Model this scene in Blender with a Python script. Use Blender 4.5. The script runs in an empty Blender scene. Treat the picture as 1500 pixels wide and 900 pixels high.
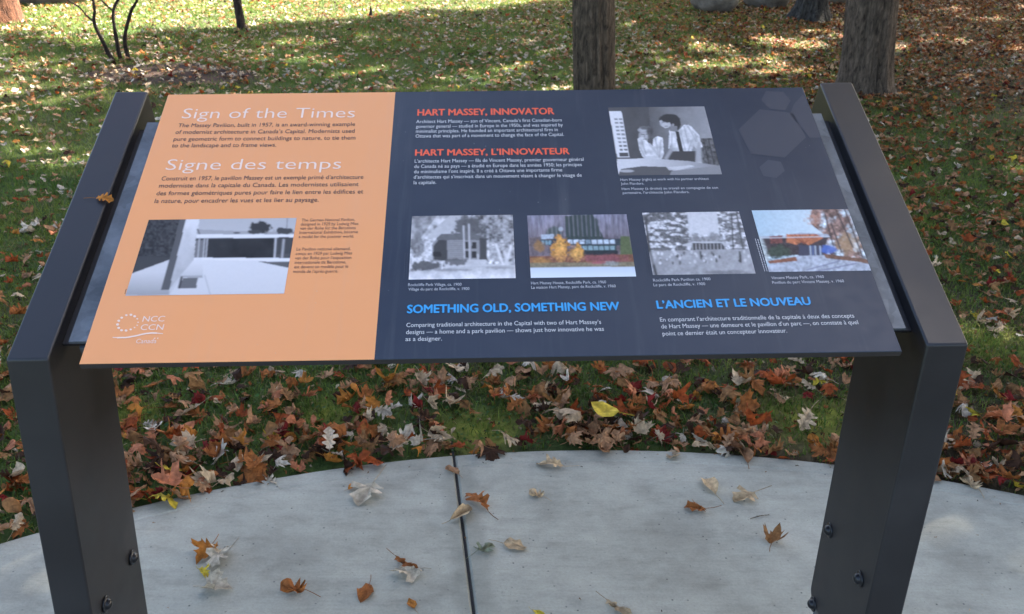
import bpy, math, random
import numpy as np
from mathutils import Matrix, Vector, Euler

scene = bpy.context.scene
col = scene.collection
R = math.radians
PANEL_Z = 0.8336                      # height of the panel's front edge above the pad

# ------------------------------------------------------------------ camera
CAM = dict(x=-0.03807, y=-1.2802, z=0.66637 + PANEL_Z, yaw=0.03082, pitch=-0.42298,
           roll=0.03232, f=1449.53, px=-23.6, py=-9.87)
_cy, _sy = math.cos(CAM['yaw']), math.sin(CAM['yaw'])
_fw = Vector((_sy * math.cos(CAM['pitch']), _cy * math.cos(CAM['pitch']), math.sin(CAM['pitch'])))
_r = Vector((_cy, -_sy, 0)); _u = _r.cross(_fw)
_cr, _sr = math.cos(CAM['roll']), math.sin(CAM['roll'])
_r2 = _cr * _r + _sr * _u; _u2 = -_sr * _r + _cr * _u
cam_data = bpy.data.cameras.new('camera')
cam = bpy.data.objects.new('camera', cam_data); col.objects.link(cam)
EYE = Vector((CAM['x'], CAM['y'], CAM['z']))
m = Matrix.Identity(4)
for i in range(3):
    m[i][0] = _r2[i]; m[i][1] = _u2[i]; m[i][2] = -_fw[i]; m[i][3] = EYE[i]
cam.matrix_world = m
cam_data.sensor_width = 36; cam_data.lens = CAM['f'] / 1500 * 36
cam_data.shift_x = -CAM['px'] / 1500; cam_data.shift_y = CAM['py'] / 1500
cam_data.clip_start = 0.05; cam_data.clip_end = 2000
cam_data.dof.use_dof = True
cam_data.dof.focus_distance = 1.75
cam_data.dof.aperture_fstop = 16.0
scene.camera = cam

# ------------------------------------------------------------------ world, sun, exposure
SUN_EL, SUN_AZ = 38.0, 55.0           # azimuth measured from +Y towards +X
world = bpy.data.worlds.new('World'); scene.world = world; world.use_nodes = True
wn = world.node_tree
sky = wn.nodes.new('ShaderNodeTexSky'); sky.sky_type = 'NISHITA'; sky.sun_disc = False
sky.sun_elevation = R(SUN_EL); sky.sun_rotation = R(SUN_AZ); sky.altitude = 80; sky.dust_density = 3.0; sky.ozone_density = 0.4; sky.air_density = 0.9
bg = wn.nodes['Background']; wn.links.new(sky.outputs[0], bg.inputs[0]); bg.inputs[1].default_value = 0.055
SUN = Vector((math.cos(R(SUN_EL)) * math.sin(R(SUN_AZ)), math.cos(R(SUN_EL)) * math.cos(R(SUN_AZ)), math.sin(R(SUN_EL))))
sl = bpy.data.lights.new('sun', 'SUN'); sl.energy = 5.0; sl.angle = R(0.5); sl.color = (1, .95, .86)
so = bpy.data.objects.new('sun', sl); col.objects.link(so)
so.rotation_euler = SUN.to_track_quat('Z', 'Y').to_euler()
scene.view_settings.view_transform = 'Standard'; scene.view_settings.look = 'None'
scene.view_settings.exposure = 3.55; scene.view_settings.gamma = 1.0
scene.cycles.max_bounces = 6; scene.cycles.diffuse_bounces = 3; scene.cycles.transmission_bounces = 3

# ------------------------------------------------------------------ helpers
def tag(o, label=None, cat=None, group=None, kind=None):
    if label: o['label'] = label
    if cat: o['category'] = cat
    if group: o['group'] = group
    if kind: o['kind'] = kind
    return o

def link(o, parent=None):
    col.objects.link(o)
    if parent is not None: o.parent = parent
    return o

def empty(name, loc=(0, 0, 0), rot=(0, 0, 0)):
    o = bpy.data.objects.new(name, None); o.location = loc; o.rotation_euler = rot
    o.empty_display_size = .1
    return link(o)

def mesh_obj(name, verts, faces, mats, parent=None, smooth=False, face_mat=None, vcol=None):
    me = bpy.data.meshes.new(name)
    if isinstance(verts, np.ndarray): verts = verts.tolist()
    me.from_pydata(verts, [], faces if isinstance(faces, list) else faces.tolist())
    if not isinstance(mats, (list, tuple)): mats = [mats]
    for q in mats: me.materials.append(q)
    if face_mat is not None: me.polygons.foreach_set('material_index', np.array(face_mat, dtype=np.int32))
    if smooth: me.polygons.foreach_set('use_smooth', np.ones(len(me.polygons), dtype=bool))
    if vcol is not None:
        a = me.color_attributes.new('col', 'FLOAT_COLOR', 'POINT')
        a.data.foreach_set('color', np.c_[vcol, np.ones(len(vcol))].astype(np.float32).ravel())
    me.update()
    return link(bpy.data.objects.new(name, me), parent)

def fast_mesh(name, V, T, mat, vcol=None, smooth=False):
    """V (n,3), T (m,k) all the same k"""
    me = bpy.data.meshes.new(name)
    k = T.shape[1]
    me.vertices.add(len(V)); me.vertices.foreach_set('co', V.astype(np.float32).ravel())
    me.loops.add(T.size); me.loops.foreach_set('vertex_index', T.astype(np.int32).ravel())
    me.polygons.add(len(T)); me.polygons.foreach_set('loop_start', np.arange(0, T.size, k, dtype=np.int32))
    if smooth: me.polygons.foreach_set('use_smooth', np.ones(len(T), dtype=bool))
    me.materials.append(mat)
    if vcol is not None:
        a = me.color_attributes.new('col', 'FLOAT_COLOR', 'POINT')
        a.data.foreach_set('color', np.c_[vcol, np.ones(len(vcol))].astype(np.float32).ravel())
    me.update(calc_edges=True)
    return me

def _hash(ix, iy, iz, seed):
    h = (ix.astype(np.int64) * 374761393 + iy.astype(np.int64) * 668265263 + iz.astype(np.int64) * 2147483647 + seed * 974634777) & 0xffffffff
    h = ((h ^ (h >> 13)) * 1274126177) & 0xffffffff
    h = (h ^ (h >> 16)) & 0xffffffff
    return h / 4294967295.0

def vnoise(x, y, z=None, seed=0):
    x = np.asarray(x, float); y = np.asarray(y, float); z = np.zeros_like(x) if z is None else np.asarray(z, float)
    ix, iy, iz = np.floor(x), np.floor(y), np.floor(z)
    fx, fy, fz = x - ix, y - iy, z - iz
    fx = fx * fx * (3 - 2 * fx); fy = fy * fy * (3 - 2 * fy); fz = fz * fz * (3 - 2 * fz)
    o = 0
    for dx in (0, 1):
        for dy in (0, 1):
            for dz in (0, 1):
                w = (fx if dx else 1 - fx) * (fy if dy else 1 - fy) * (fz if dz else 1 - fz)
                o = o + w * _hash(ix + dx, iy + dy, iz + dz, seed)
    return o

def fbm(x, y, z=None, seed=0, oct=4):
    o, a, t = 0, 1, 0
    for k in range(oct):
        f = 2 ** k
        o = o + a * vnoise(np.asarray(x) * f, np.asarray(y) * f, None if z is None else np.asarray(z) * f, seed + k * 17)
        t += a; a *= .5
    return o / t

def ray(px, py):
    return _fw + _r2 * ((px - 750 - CAM['px']) / CAM['f']) - _u2 * ((py - 450 - CAM['py']) / CAM['f'])
def on_ground(px, py, z=0.0):
    v = ray(px, py); t = (z - EYE.z) / v.z
    return Vector((EYE.x + v.x * t, EYE.y + v.y * t, z))
def on_y(px, py, Y):
    v = ray(px, py); t = (Y - EYE.y) / v.y
    return EYE + v * t
def on_x(px, py, X):
    v = ray(px, py); t = (X - EYE.x) / v.x
    return EYE + v * t
def to_px(P):
    """world points (n,3) -> pixels in the 1500x900 frame and depth"""
    D = np.asarray(P, float) - np.array(EYE)
    z = D @ np.array(_fw)
    return 750 + CAM['px'] + CAM['f'] * (D @ np.array(_r2)) / z, 450 + CAM['py'] - CAM['f'] * (D @ np.array(_u2)) / z, z

# ------------------------------------------------------------------ materials
def mat(name, base=(.5, .5, .5), rough=.6, spec=.5, metal=0):
    q = bpy.data.materials.new(name); q.use_nodes = True
    b = q.node_tree.nodes['Principled BSDF']
    b.inputs['Base Color'].default_value = (*base, 1); b.inputs['Roughness'].default_value = rough
    b.inputs['Specular IOR Level'].default_value = spec; b.inputs['Metallic'].default_value = metal
    return q
def N(q, t, **kw):
    n = q.node_tree.nodes.new(t)
    for k, v in kw.items():
        if k in n.inputs: n.inputs[k].default_value = v
        else: setattr(n, k, v)
    return n
def L(q, a, b): q.node_tree.links.new(a, b)
def bsdf(q): return q.node_tree.nodes['Principled BSDF']
def ramp(q, fac, stops):
    n = N(q, 'ShaderNodeValToRGB'); e = n.color_ramp.elements
    while len(e) < len(stops): e.new(.5)
    for i, (p, c) in enumerate(stops):
        e[i].position = p; e[i].color = (*c, 1) if len(c) == 3 else c
    L(q, fac, n.inputs[0]); return n
def mixc(q, fac, a, b, mode='MIX'):
    n = N(q, 'ShaderNodeMix', data_type='RGBA', blend_type=mode)
    for s, v in ((0, fac), (6, a), (7, b)):
        if hasattr(v, 'is_linked') or hasattr(v, 'links'): L(q, v, n.inputs[s])
        elif isinstance(v, (int, float)): n.inputs[s].default_value = v
        else: n.inputs[s].default_value = (*v, 1)
    return n.outputs[2]
def bump(q, h, strength=.3, dist=.002):
    n = N(q, 'ShaderNodeBump'); n.inputs['Strength'].default_value = strength; n.inputs['Distance'].default_value = dist
    L(q, h, n.inputs['Height']); L(q, n.outputs[0], bsdf(q).inputs['Normal'])
def coords(q, kind='Object'): return N(q, 'ShaderNodeTexCoord').outputs[kind]
def noise(q, vec, scale, detail=4, rough=.55, dist=0):
    n = N(q, 'ShaderNodeTexNoise'); n.inputs['Scale'].default_value = scale; n.inputs['Detail'].default_value = detail
    n.inputs['Roughness'].default_value = rough; n.inputs['Distortion'].default_value = dist
    L(q, vec, n.inputs['Vector']); return n
def mapping(q, vec, scale):
    n = N(q, 'ShaderNodeMapping'); n.inputs['Scale'].default_value = scale; L(q, vec, n.inputs[0]); return n.outputs[0]

M = {}
# powder coated steel of the posts: dark grey, fine orange peel, dust
q = M['post'] = mat('powder_coated_steel', (.034, .034, .039), .42, .5)
v = coords(q); n1 = noise(q, v, 6, 5); n2 = noise(q, v, 900, 2)
L(q, ramp(q, n1.outputs[0], [(.3, (.0080, .0072, .0085)), (.55, (.012, .011, .0128)), (.72, (.019, .0175, .0190))]).outputs[0], bsdf(q).inputs['Base Color'])
L(q, ramp(q, n1.outputs[0], [(.3, (.36,) * 3), (.75, (.52,) * 3)]).outputs[0], bsdf(q).inputs['Roughness'])
bump(q, n2.outputs[0], .12, .0005)
# galvanised plate
q = M['zinc'] = mat('galvanised_steel', (.3, .33, .36), .5, .5, .55)
v = coords(q); vo = N(q, 'ShaderNodeTexVoronoi'); vo.inputs['Scale'].default_value = 45; L(q, v, vo.inputs['Vector'])
n1 = noise(q, v, 12, 6, .65)
c1 = ramp(q, n1.outputs[0], [(.3, (.075, .085, .095)), (.7, (.17, .185, .20))]).outputs[0]
bw = N(q, 'ShaderNodeRGBToBW'); L(q, vo.outputs['Color'], bw.inputs[0])
L(q, mixc(q, .18, c1, bw.outputs[0], 'OVERLAY'), bsdf(q).inputs['Base Color'])
bump(q, n1.outputs[0], .1, .001)
M['bolt'] = mat('blackened_bolt', (.012, .012, .015), .33, .5, .3)
# panel prints
def print_mat(name, base, rough=.38):
    q = mat(name, base, rough, .5)
    v = coords(q); n = noise(q, v, 3.0, 4); n2 = noise(q, v, 40, 3)
    L(q, mixc(q, ramp(q, n.outputs[0], [(.35, (0, 0, 0)), (.7, (.05,) * 3)]).outputs[0], base, (.35, .35, .36)), bsdf(q).inputs['Base Color'])
    vs = N(q, 'ShaderNodeTexVoronoi'); vs.inputs['Scale'].default_value = 55; L(q, v, vs.inputs['Vector'])
    sp = mixc(q, 1.0, ramp(q, vs.outputs['Distance'], [(.02, (1, 1, 1)), (.06, (0, 0, 0))]).outputs[0], ramp(q, noise(q, v, 5, 3).outputs[0], [(.5, (0, 0, 0)), (.62, (.5, .5, .5))]).outputs[0], 'MULTIPLY')
    drip = ramp(q, noise(q, mapping(q, v, (38, 2.2, 2.2)), 1.0, 4, .6).outputs[0], [(.56, (0, 0, 0)), (.75, (.05,) * 3)]).outputs[0]
    c0 = bsdf(q).inputs['Base Color'].links[0].from_socket
    L(q, mixc(q, drip, mixc(q, sp, c0, (.45, .44, .40)), (.38, .37, .35)), bsdf(q).inputs['Base Color'])
    L(q, ramp(q, n2.outputs[0], [(.3, (rough - .04,) * 3), (.75, (rough + .06,) * 3)]).outputs[0], bsdf(q).inputs['Roughness'])
    return q
M['navy'] = print_mat('navy_print', (.012, .021, .040)); bsdf(M['navy']).inputs['Specular IOR Level'].default_value = .33
M['orange'] = print_mat('orange_print', (.80, .31, .105), .45)
q = M['edge'] = mat('phenolic_edge', (.022, .018, .017), .5)
M['white_ink'] = mat('white_ink', (.60, .58, .56), .45)
M['title_ink'] = mat('cream_ink', (.84, .62, .50), .45)
M['black_ink'] = mat('black_ink', (.045, .03, .03), .45)
M['caption_ink'] = mat('brown_ink', (.13, .06, .035), .45)
M['grey_ink'] = mat('grey_ink', (.50, .49, .50), .45)
M['red_ink'] = mat('red_ink', (.78, .10, .035), .42)
M['blue_ink'] = mat('blue_ink', (.02, .30, .62), .42)
M['faint_ink'] = mat('faint_ink', (.020, .027, .045), .42)
M['faint_ink2'] = mat('fainter_ink', (.021, .030, .050), .42)
def attr_mat(name, rough=.5, transl=0, mott=0, scale=60, spec=.4, bmp=0):
    q = mat(name, (.5, .5, .5), rough, spec)
    a = N(q, 'ShaderNodeVertexColor', layer_name='col'); c = a.outputs[0]
    if mott:
        n = noise(q, coords(q), scale, 4, .6)
        c = mixc(q, 1.0, c, ramp(q, n.outputs[0], [(.3, (1 - mott,) * 3), (.7, (1 + mott * .6,) * 3)]).outputs[0], 'MULTIPLY')
        if bmp: bump(q, n.outputs[0], bmp, .002)
    L(q, c, bsdf(q).inputs['Base Color'])
    if transl:
        t = N(q, 'ShaderNodeBsdfTranslucent'); L(q, c, t.inputs[0])
        mx = N(q, 'ShaderNodeMixShader'); mx.inputs[0].default_value = transl
        L(q, bsdf(q).outputs[0], mx.inputs[1]); L(q, t.outputs[0], mx.inputs[2])
        L(q, mx.outputs[0], q.node_tree.nodes['Material Output'].inputs['Surface'])
    return q
M['photo'] = attr_mat('printed_photograph', .45, spec=.28)
M['leaf'] = attr_mat('dry_leaf', .75, .18, .6, 70, .15, .7)
M['single_leaf'] = attr_mat('dry_leaf_single', .75, .18, .5, 5, .15, 0)
M['grass'] = attr_mat('grass_blade', .55, .45, 0, spec=.2)
M['crown'] = attr_mat('autumn_foliage', .6, .3, 0, spec=.3)

# concrete pad
q = M['concrete'] = mat('broomed_concrete', (.4, .41, .41), .85, .3)
v = coords(q)
big = noise(q, v, 2.4, 7, .66); mid = noise(q, mapping(q, v, (.6, 1.3, 1)), 13, 7, .7); fine = noise(q, v, 160, 4, .7)
broom = noise(q, mapping(q, v, (6, 160, 1)), 1.0, 3, .6)
c = ramp(q, big.outputs[0], [(.36, (.28, .268, .218)), (.5, (.36, .348, .283)), (.64, (.43, .412, .338))]).outputs[0]
c = mixc(q, .55, c, ramp(q, mid.outputs[0], [(.3, (.55,) * 3), (.48, (.95,) * 3), (.7, (1.15,) * 3)]).outputs[0], 'MULTIPLY')
c = mixc(q, .5, c, ramp(q, fine.outputs[0], [(.25, (.7,) * 3), (.6, (1.05,) * 3)]).outputs[0], 'MULTIPLY')
c = mixc(q, .2, c, ramp(q, broom.outputs[0], [(.3, (.78,) * 3), (.6, (1.06,) * 3)]).outputs[0], 'MULTIPLY')
vo = N(q, 'ShaderNodeTexVoronoi'); vo.inputs['Scale'].default_value = 42; L(q, v, vo.inputs['Vector'])
vsel = noise(q, v, 26, 2)
pit = ramp(q, vo.outputs['Distance'], [(.04, (1, 1, 1)), (.13, (0, 0, 0))]).outputs[0]
pit = mixc(q, 1.0, pit, ramp(q, vsel.outputs[0], [(.44, (0, 0, 0)), (.56, (1, 1, 1))]).outputs[0], 'MULTIPLY')
vo2 = N(q, 'ShaderNodeTexVoronoi'); vo2.inputs['Scale'].default_value = 120; L(q, v, vo2.inputs['Vector'])
pit2 = mixc(q, 1.0, ramp(q, vo2.outputs['Distance'], [(.08, (.8, .8, .8)), (.2, (0, 0, 0))]).outputs[0], ramp(q, mid.outputs[0], [(.52, (0, 0, 0)), (.62, (1, 1, 1))]).outputs[0], 'MULTIPLY')
c = mixc(q, pit2, c, (.16, .155, .14))
c = mixc(q, pit, c, (.085, .083, .075))
# dirt washed out of the joint, widest towards the viewer
_j0 = Vector((-.0654, 1.0134, 0)); _jd = Vector((.095, -.995, 0)).normalized()
dt = N(q, 'ShaderNodeVectorMath', operation='DOT_PRODUCT'); sb_ = N(q, 'ShaderNodeVectorMath', operation='SUBTRACT'); L(q, v, sb_.inputs[0]); sb_.inputs[1].default_value = _j0
L(q, sb_.outputs[0], dt.inputs[0]); dt.inputs[1].default_value = (_jd.y * -1, _jd.x, 0)
ab = N(q, 'ShaderNodeMath', operation='ABSOLUTE'); L(q, dt.outputs['Value'], ab.inputs[0])
ad = N(q, 'ShaderNodeMath', operation='MULTIPLY_ADD'); L(q, noise(q, v, 14, 4, .6).outputs[0], ad.inputs[0]); ad.inputs[1].default_value = -.06; L(q, ab.outputs[0], ad.inputs[2])
dirt = ramp(q, ad.outputs[0], [(0, (.34,) * 3), (.022, (0,) * 3)]).outputs[0]
c = mixc(q, dirt, c, (.15, .15, .12))
L(q, c, bsdf(q).inputs['Base Color'])
hm = mixc(q, .5, fine.outputs[0], broom.outputs[0]); hm = mixc(q, pit, hm, (0, 0, 0))
bump(q, hm, .35, .0025)
M['joint'] = mat('dark_joint_filler', (.012, .012, .012), .8)

# lawn soil with moss
q = M['lawn'] = mat('lawn_soil', (.05, .05, .03), .95, .2)
v = coords(q); a = N(q, 'ShaderNodeVertexColor', layer_name='col')
n1 = noise(q, v, 30, 6, .7); n2 = noise(q, v, 4, 5, .6)
c = mixc(q, 1.0, a.outputs[0], ramp(q, n1.outputs[0], [(.25, (.35,) * 3), (.5, (.9,) * 3), (.8, (1.7,) * 3)]).outputs[0], 'MULTIPLY')
L(q, c, bsdf(q).inputs['Base Color']); bump(q, n1.outputs[0], .8, .012)
# bark
q = M['bark'] = mat('furrowed_bark', (.1, .08, .06), .9, .2)
v = coords(q); a = N(q, 'ShaderNodeVertexColor', layer_name='col')
n1 = noise(q, mapping(q, v, (48, 48, 13)), 1.0, 7, .7, .5)
c = mixc(q, 1.0, a.outputs[0], ramp(q, n1.outputs[0], [(.35, (.3,) * 3), (.5, (.9,) * 3), (.68, (1.7,) * 3)]).outputs[0], 'MULTIPLY')
L(q, c, bsdf(q).inputs['Base Color']); bump(q, n1.outputs[0], 1.0, .03)
q = M['stone'] = mat('weathered_granite', (.2, .2, .19), .9, .3)
v = coords(q); n1 = noise(q, v, 7, 6, .65); n2 = noise(q, v, 60, 4, .7)
c = ramp(q, n1.outputs[0], [(.3, (.075, .062, .048)), (.5, (.16, .135, .105)), (.7, (.24, .205, .16))]).outputs[0]
c = mixc(q, .6, c, ramp(q, n2.outputs[0], [(.3, (.6,) * 3), (.7, (1.2,) * 3)]).outputs[0], 'MULTIPLY')
L(q, c, bsdf(q).inputs['Base Color']); bump(q, n1.outputs[0], .6, .03)

# ------------------------------------------------------------------ layout numbers
PAD_C = (0.414, -1.837); PAD_R = 2.895
def pad_dist(x, y): return np.hypot(np.asarray(x) - PAD_C[0], np.asarray(y) - PAD_C[1]) - PAD_R
MULCH = (-2.15, 5.75)
def ground_z(x, y):
    x = np.asarray(x, float); y = np.asarray(y, float)
    e = np.clip(pad_dist(x, y), -3, 6)
    g = -.014 + .012 * (fbm(x * 1.1, y * 1.1, seed=5) - .5) * np.clip(e * 2, 0, 3) + .006 * (vnoise(x * 9, y * 9, seed=8) - .5)
    d = np.hypot((x - MULCH[0]) / 1.1, y - MULCH[1])
    return g + .05 * np.exp(-d * d / .5)
# sun patches chosen for the ground; crown leaves in their way are dropped
_pat = []
def patch(px, py, rx, ry, p):
    a = on_ground(px, py); b = on_ground(px + rx, py); c = on_ground(px, py - ry); d = on_ground(px, py + ry)
    _pat.append((a.x, (c.y + d.y) / 2, (b - a).length, (c - d).length / 2, p))
for args in ((1040, 72, 45, 7, 1), (1150, 62, 60, 10, 1), (1210, 50, 30, 6, 1), (960, 78, 26, 14, .8), (1090, 92, 60, 7, .7),
             (1000, 100, 50, 7, .6), (1440, 482, 70, 26, .55), (1480, 455, 45, 16, .6), (1020, 560, 85, 14, .45), (1240, 545, 60, 12, .4), (905, 85, 20, 10, .6),
             (790, 128, 50, 6, .6), (455, 62, 40, 5, .7), (485, 88, 26, 7, .6), (420, 88, 30, 4, .4), (60, 88, 90, 8, .5), (600, 128, 40, 4, .35),
             (1400, 60, 60, 4, .4), (1360, 12, 60, 5, .7), (1440, 28, 50, 4, .5), (990, 755, 90, 60, .10), (1440, 800, 90, 70, .18), (60, 850, 80, 50, .16), (240, 800, 60, 40, .06),
             (30, 330, 60, 12, .2), (100, 240, 50, 12, .25), (1430, 250, 60, 5, .15), (1380, 130, 60, 6, .2), (1120, 870, 80, 40, .08)):
    patch(*args)
def sun_gap(x, y):
    """0 shade .. 1 sun for ground points"""
    x = np.asarray(x, float); y = np.asarray(y, float)
    b = np.interp(x, [-8, -4, -2.3, -1.4, -.5, 1, 2.5], [6.9, 7.25, 7.65, 8.5, 9.15, 9.8, 10.8]) + .32 * (fbm(x * 1.6, y * 1.6, seed=91) - .5) * 2
    g = np.clip((y - b) / .35, 0, 1) * (x < 3.0)
    g = g * np.clip(1.15 - 1.15 * np.clip((x - .2) / 2.0, 0, 1), 0, 1)
    back = np.clip((y - 2.4) / 1.5, 0, 1)
    fleck = np.clip((fbm(x * 2.6, y * 2.0, seed=52, oct=3) - .59) * 14, 0, 1) * .6
    g = np.maximum(g, back * np.maximum(fleck, .17))
    for (cx, cy, rx, ry, p) in _pat:
        r = ((x - cx) / rx) ** 2 + ((y - cy) / ry) ** 2 + .9 * (fbm(x * 5, y * 5, seed=33) - .5)
        g = np.maximum(g, p * np.clip((1.15 - r) / .4, 0, 1))
    return g

# ------------------------------------------------------------------ lawn
def spaced(a, b, s): return list(np.arange(a, b, s))
xs = np.array([-900, -300, -100, -45, -22, -14] + spaced(-10, 11, .09) + [14, 22, 45, 100, 300, 900])
ys = np.array([-600, -200, -60, -20, -8, -4, -2] + spaced(-1, 13.5, .07) + [16, 22, 34, 60, 120, 300, 1200])
X, Y = np.meshgrid(xs, ys)
Z = ground_z(X, Y)
soil = np.array([.075, .055, .032]); moss = np.array([.19, .20, .03]); turf = np.array([.060, .095, .022]); mulch = np.array([.050, .028, .018]); litter = np.array([.13, .075, .045])
def ground_color(X, Y):
    f = np.clip((fbm(X * .9, Y * .9, seed=3) - .38) * 5, 0, 1)[..., None]
    c = soil * (1 - f) + turf * f
    c = c * .6 + turf * .4 * np.clip((pad_dist(X, Y)[..., None] - .5) / 2, 0, 1) + c * .4 * (1 - np.clip((pad_dist(X, Y)[..., None] - .5) / 2, 0, 1))
    for (mx, my, rr) in [(*on_ground(700, 625)[:2], .13), (*on_ground(1200, 605)[:2], .2), (*on_ground(1465, 505)[:2], .22), (*on_ground(480, 600)[:2], .1), (*on_ground(205, 600)[:2], .12)]:
        d = np.hypot(X - mx, (Y - my) * 1.2) / rr + .6 * (fbm(X * 7, Y * 7, seed=12) - .5)
        k = np.clip(1.3 - d, 0, 1)[..., None]; c = c * (1 - k) + moss * k
    d = np.hypot((X - MULCH[0]) / .62, (Y - MULCH[1]) / .36) + .5 * (fbm(X * 3, Y * 3, seed=15) - .5)
    k = np.clip((1.15 - d) * 4, 0, 1)[..., None]; c = c * (1 - k) + mulch * k
    k = np.clip((X - 2.2 - .9 * (fbm(X, Y, seed=41) - .5)) / 1.4, 0, 1)[..., None] * .75
    c = c * (1 - k) + (soil * .7 + litter * .3) * k
    return c
C = ground_color(X, Y)
nx, ny = len(xs), len(ys)
idx = np.arange(nx * ny).reshape(ny, nx)
F = np.stack([idx[:-1, :-1], idx[:-1, 1:], idx[1:, 1:], idx[1:, :-1]], -1).reshape(-1, 4)
me = fast_mesh('lawn', np.stack([X, Y, Z], -1).reshape(-1, 3), F, M['lawn'], C.reshape(-1, 3), True)
tag(link(bpy.data.objects.new('lawn', me)), kind='structure')

# ------------------------------------------------------------------ concrete pad: two slabs and a joint
J0 = on_ground(665, 668); J1 = on_ground(695, 900)
jd = (J1 - J0).normalized(); jn = Vector((-jd.y, jd.x, 0))
if jn.x < 0: jn = -jn
pad = empty('concrete_pad', (0, 0, 0)); tag(pad, kind='structure')
def slab(side):
    """part of the disc on one side of the joint line, with a tooled rim"""
    off = .0026 * side
    P0 = J0 + jn * off
    # intersections of joint line with the circle
    cx, cy = PAD_C; a = Vector((P0.x - cx, P0.y - cy, 0)); bq = a.dot(jd); cc = a.length_squared - PAD_R ** 2
    t1 = -bq - math.sqrt(bq * bq - cc); t2 = -bq + math.sqrt(bq * bq - cc)
    A = P0 + jd * t1; B = P0 + jd * t2
    a1 = math.atan2(A.y - cy, A.x - cx); a2 = math.atan2(B.y - cy, B.x - cx)
    if side > 0:
        while a1 < a2: a1 += 2 * math.pi
        angs = np.linspace(a1, a2, 160)
    else:
        while a2 < a1: a2 += 2 * math.pi
        angs = np.linspace(a1, a2, 160)
    rims = []
    Cn = (A + B) / 2 + jn * side * 1.0; Cn.z = 0
    prof = [(0, -.12), (0, -.012), (.0015, -.005), (.005, -.0015), (.012, 0), (.055, 0.0), (.058, -.0012), (.063, -.0012), (.069, -.0002), (.08, 0)]
    out = [Vector((cx + PAD_R * math.cos(t), cy + PAD_R * math.sin(t), 0)) for t in angs]
    nrm = [Vector((-math.cos(t), -math.sin(t), 0)) for t in angs]
    K = 60
    for k in range(1, K):
        out.append(B + (A - B) * k / K); nrm.append(jn * side)
    V, Fc = [], []
    n = len(out)
    for (ins, z) in prof:
        for i, (p, nn) in enumerate(zip(out, nrm)):
            jt = i >= 160
            zz = z; w = ins
            if jt: w = min(ins, .006) if ins < .05 else .006 + (ins - .05) * .1; zz = z if ins < .02 else 0
            if i in (0, 159):
                q = p + nn * ins + jn * side * min(w, .012)
            else: q = p + nn * w
            V.append((q.x, q.y, zz))
    for r in range(len(prof) - 1):
        for i in range(n):
            j = (i + 1) % n
            Fc.append((r * n + i, r * n + j, (r + 1) * n + j, (r + 1) * n + i))
    Fc.append(tuple((len(prof) - 1) * n + i for i in range(n)))
    if side > 0: Fc = [f[::-1] for f in Fc]
    o = mesh_obj('slab', V, Fc, M['concrete'], pad)
    return o
slab(-1); slab(1)
jc = [J0 + jd * -.1, J1 + jd * 4]
Vj = []
for p in jc:
    for s in (-1, 1):
        for z in (-.13, -.008):
            qv = p + jn * s * .0025; Vj.append((qv.x, qv.y, z))
mesh_obj('joint_filler', Vj, [(0, 1, 3, 2), (4, 6, 7, 5), (1, 5, 7, 3), (0, 2, 6, 4), (0, 4, 5, 1), (2, 3, 7, 6)], M['joint'], pad)

# ------------------------------------------------------------------ the interpretive sign
AL, XO, TW = .40319, .70569, .06219
NN, S0, S1, DD, XOFF = -.0024, .0106, .66963, .2321, -.00426
PN, PX, PS0, PS1 = -.0150, .62976, .05422, .58841
LEAN, TWIST, ROLLP, PROT, PTLT, DAL = .01062, -.01302, .0387, .01598, .0329, .01412
ca, sa = math.cos(AL), math.sin(AL)
def Pt(s, n, x): return Vector((x, s * ca - n * sa, s * sa + n * ca + PANEL_Z))
def Qt(s, n, x):
    v = Pt(s, n, x); return Vector((v.x + TWIST * s, v.y, v.z + x * ROLLP))
def PPt(s, n, x):
    c, k = math.cos(PROT), math.sin(PROT); s2 = s * c + x * k; x2 = x * c - s * k
    return Pt(s2, NN + x2 * PTLT + s2 * DAL + n, x2)
sign = empty('interpretive_sign', (XOFF, 0.12, 0))
SB = Vector((XOFF, 0.12, 0))
tag(sign, 'tilted interpretive sign with orange and navy panel between two dark steel posts', 'sign')

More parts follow.
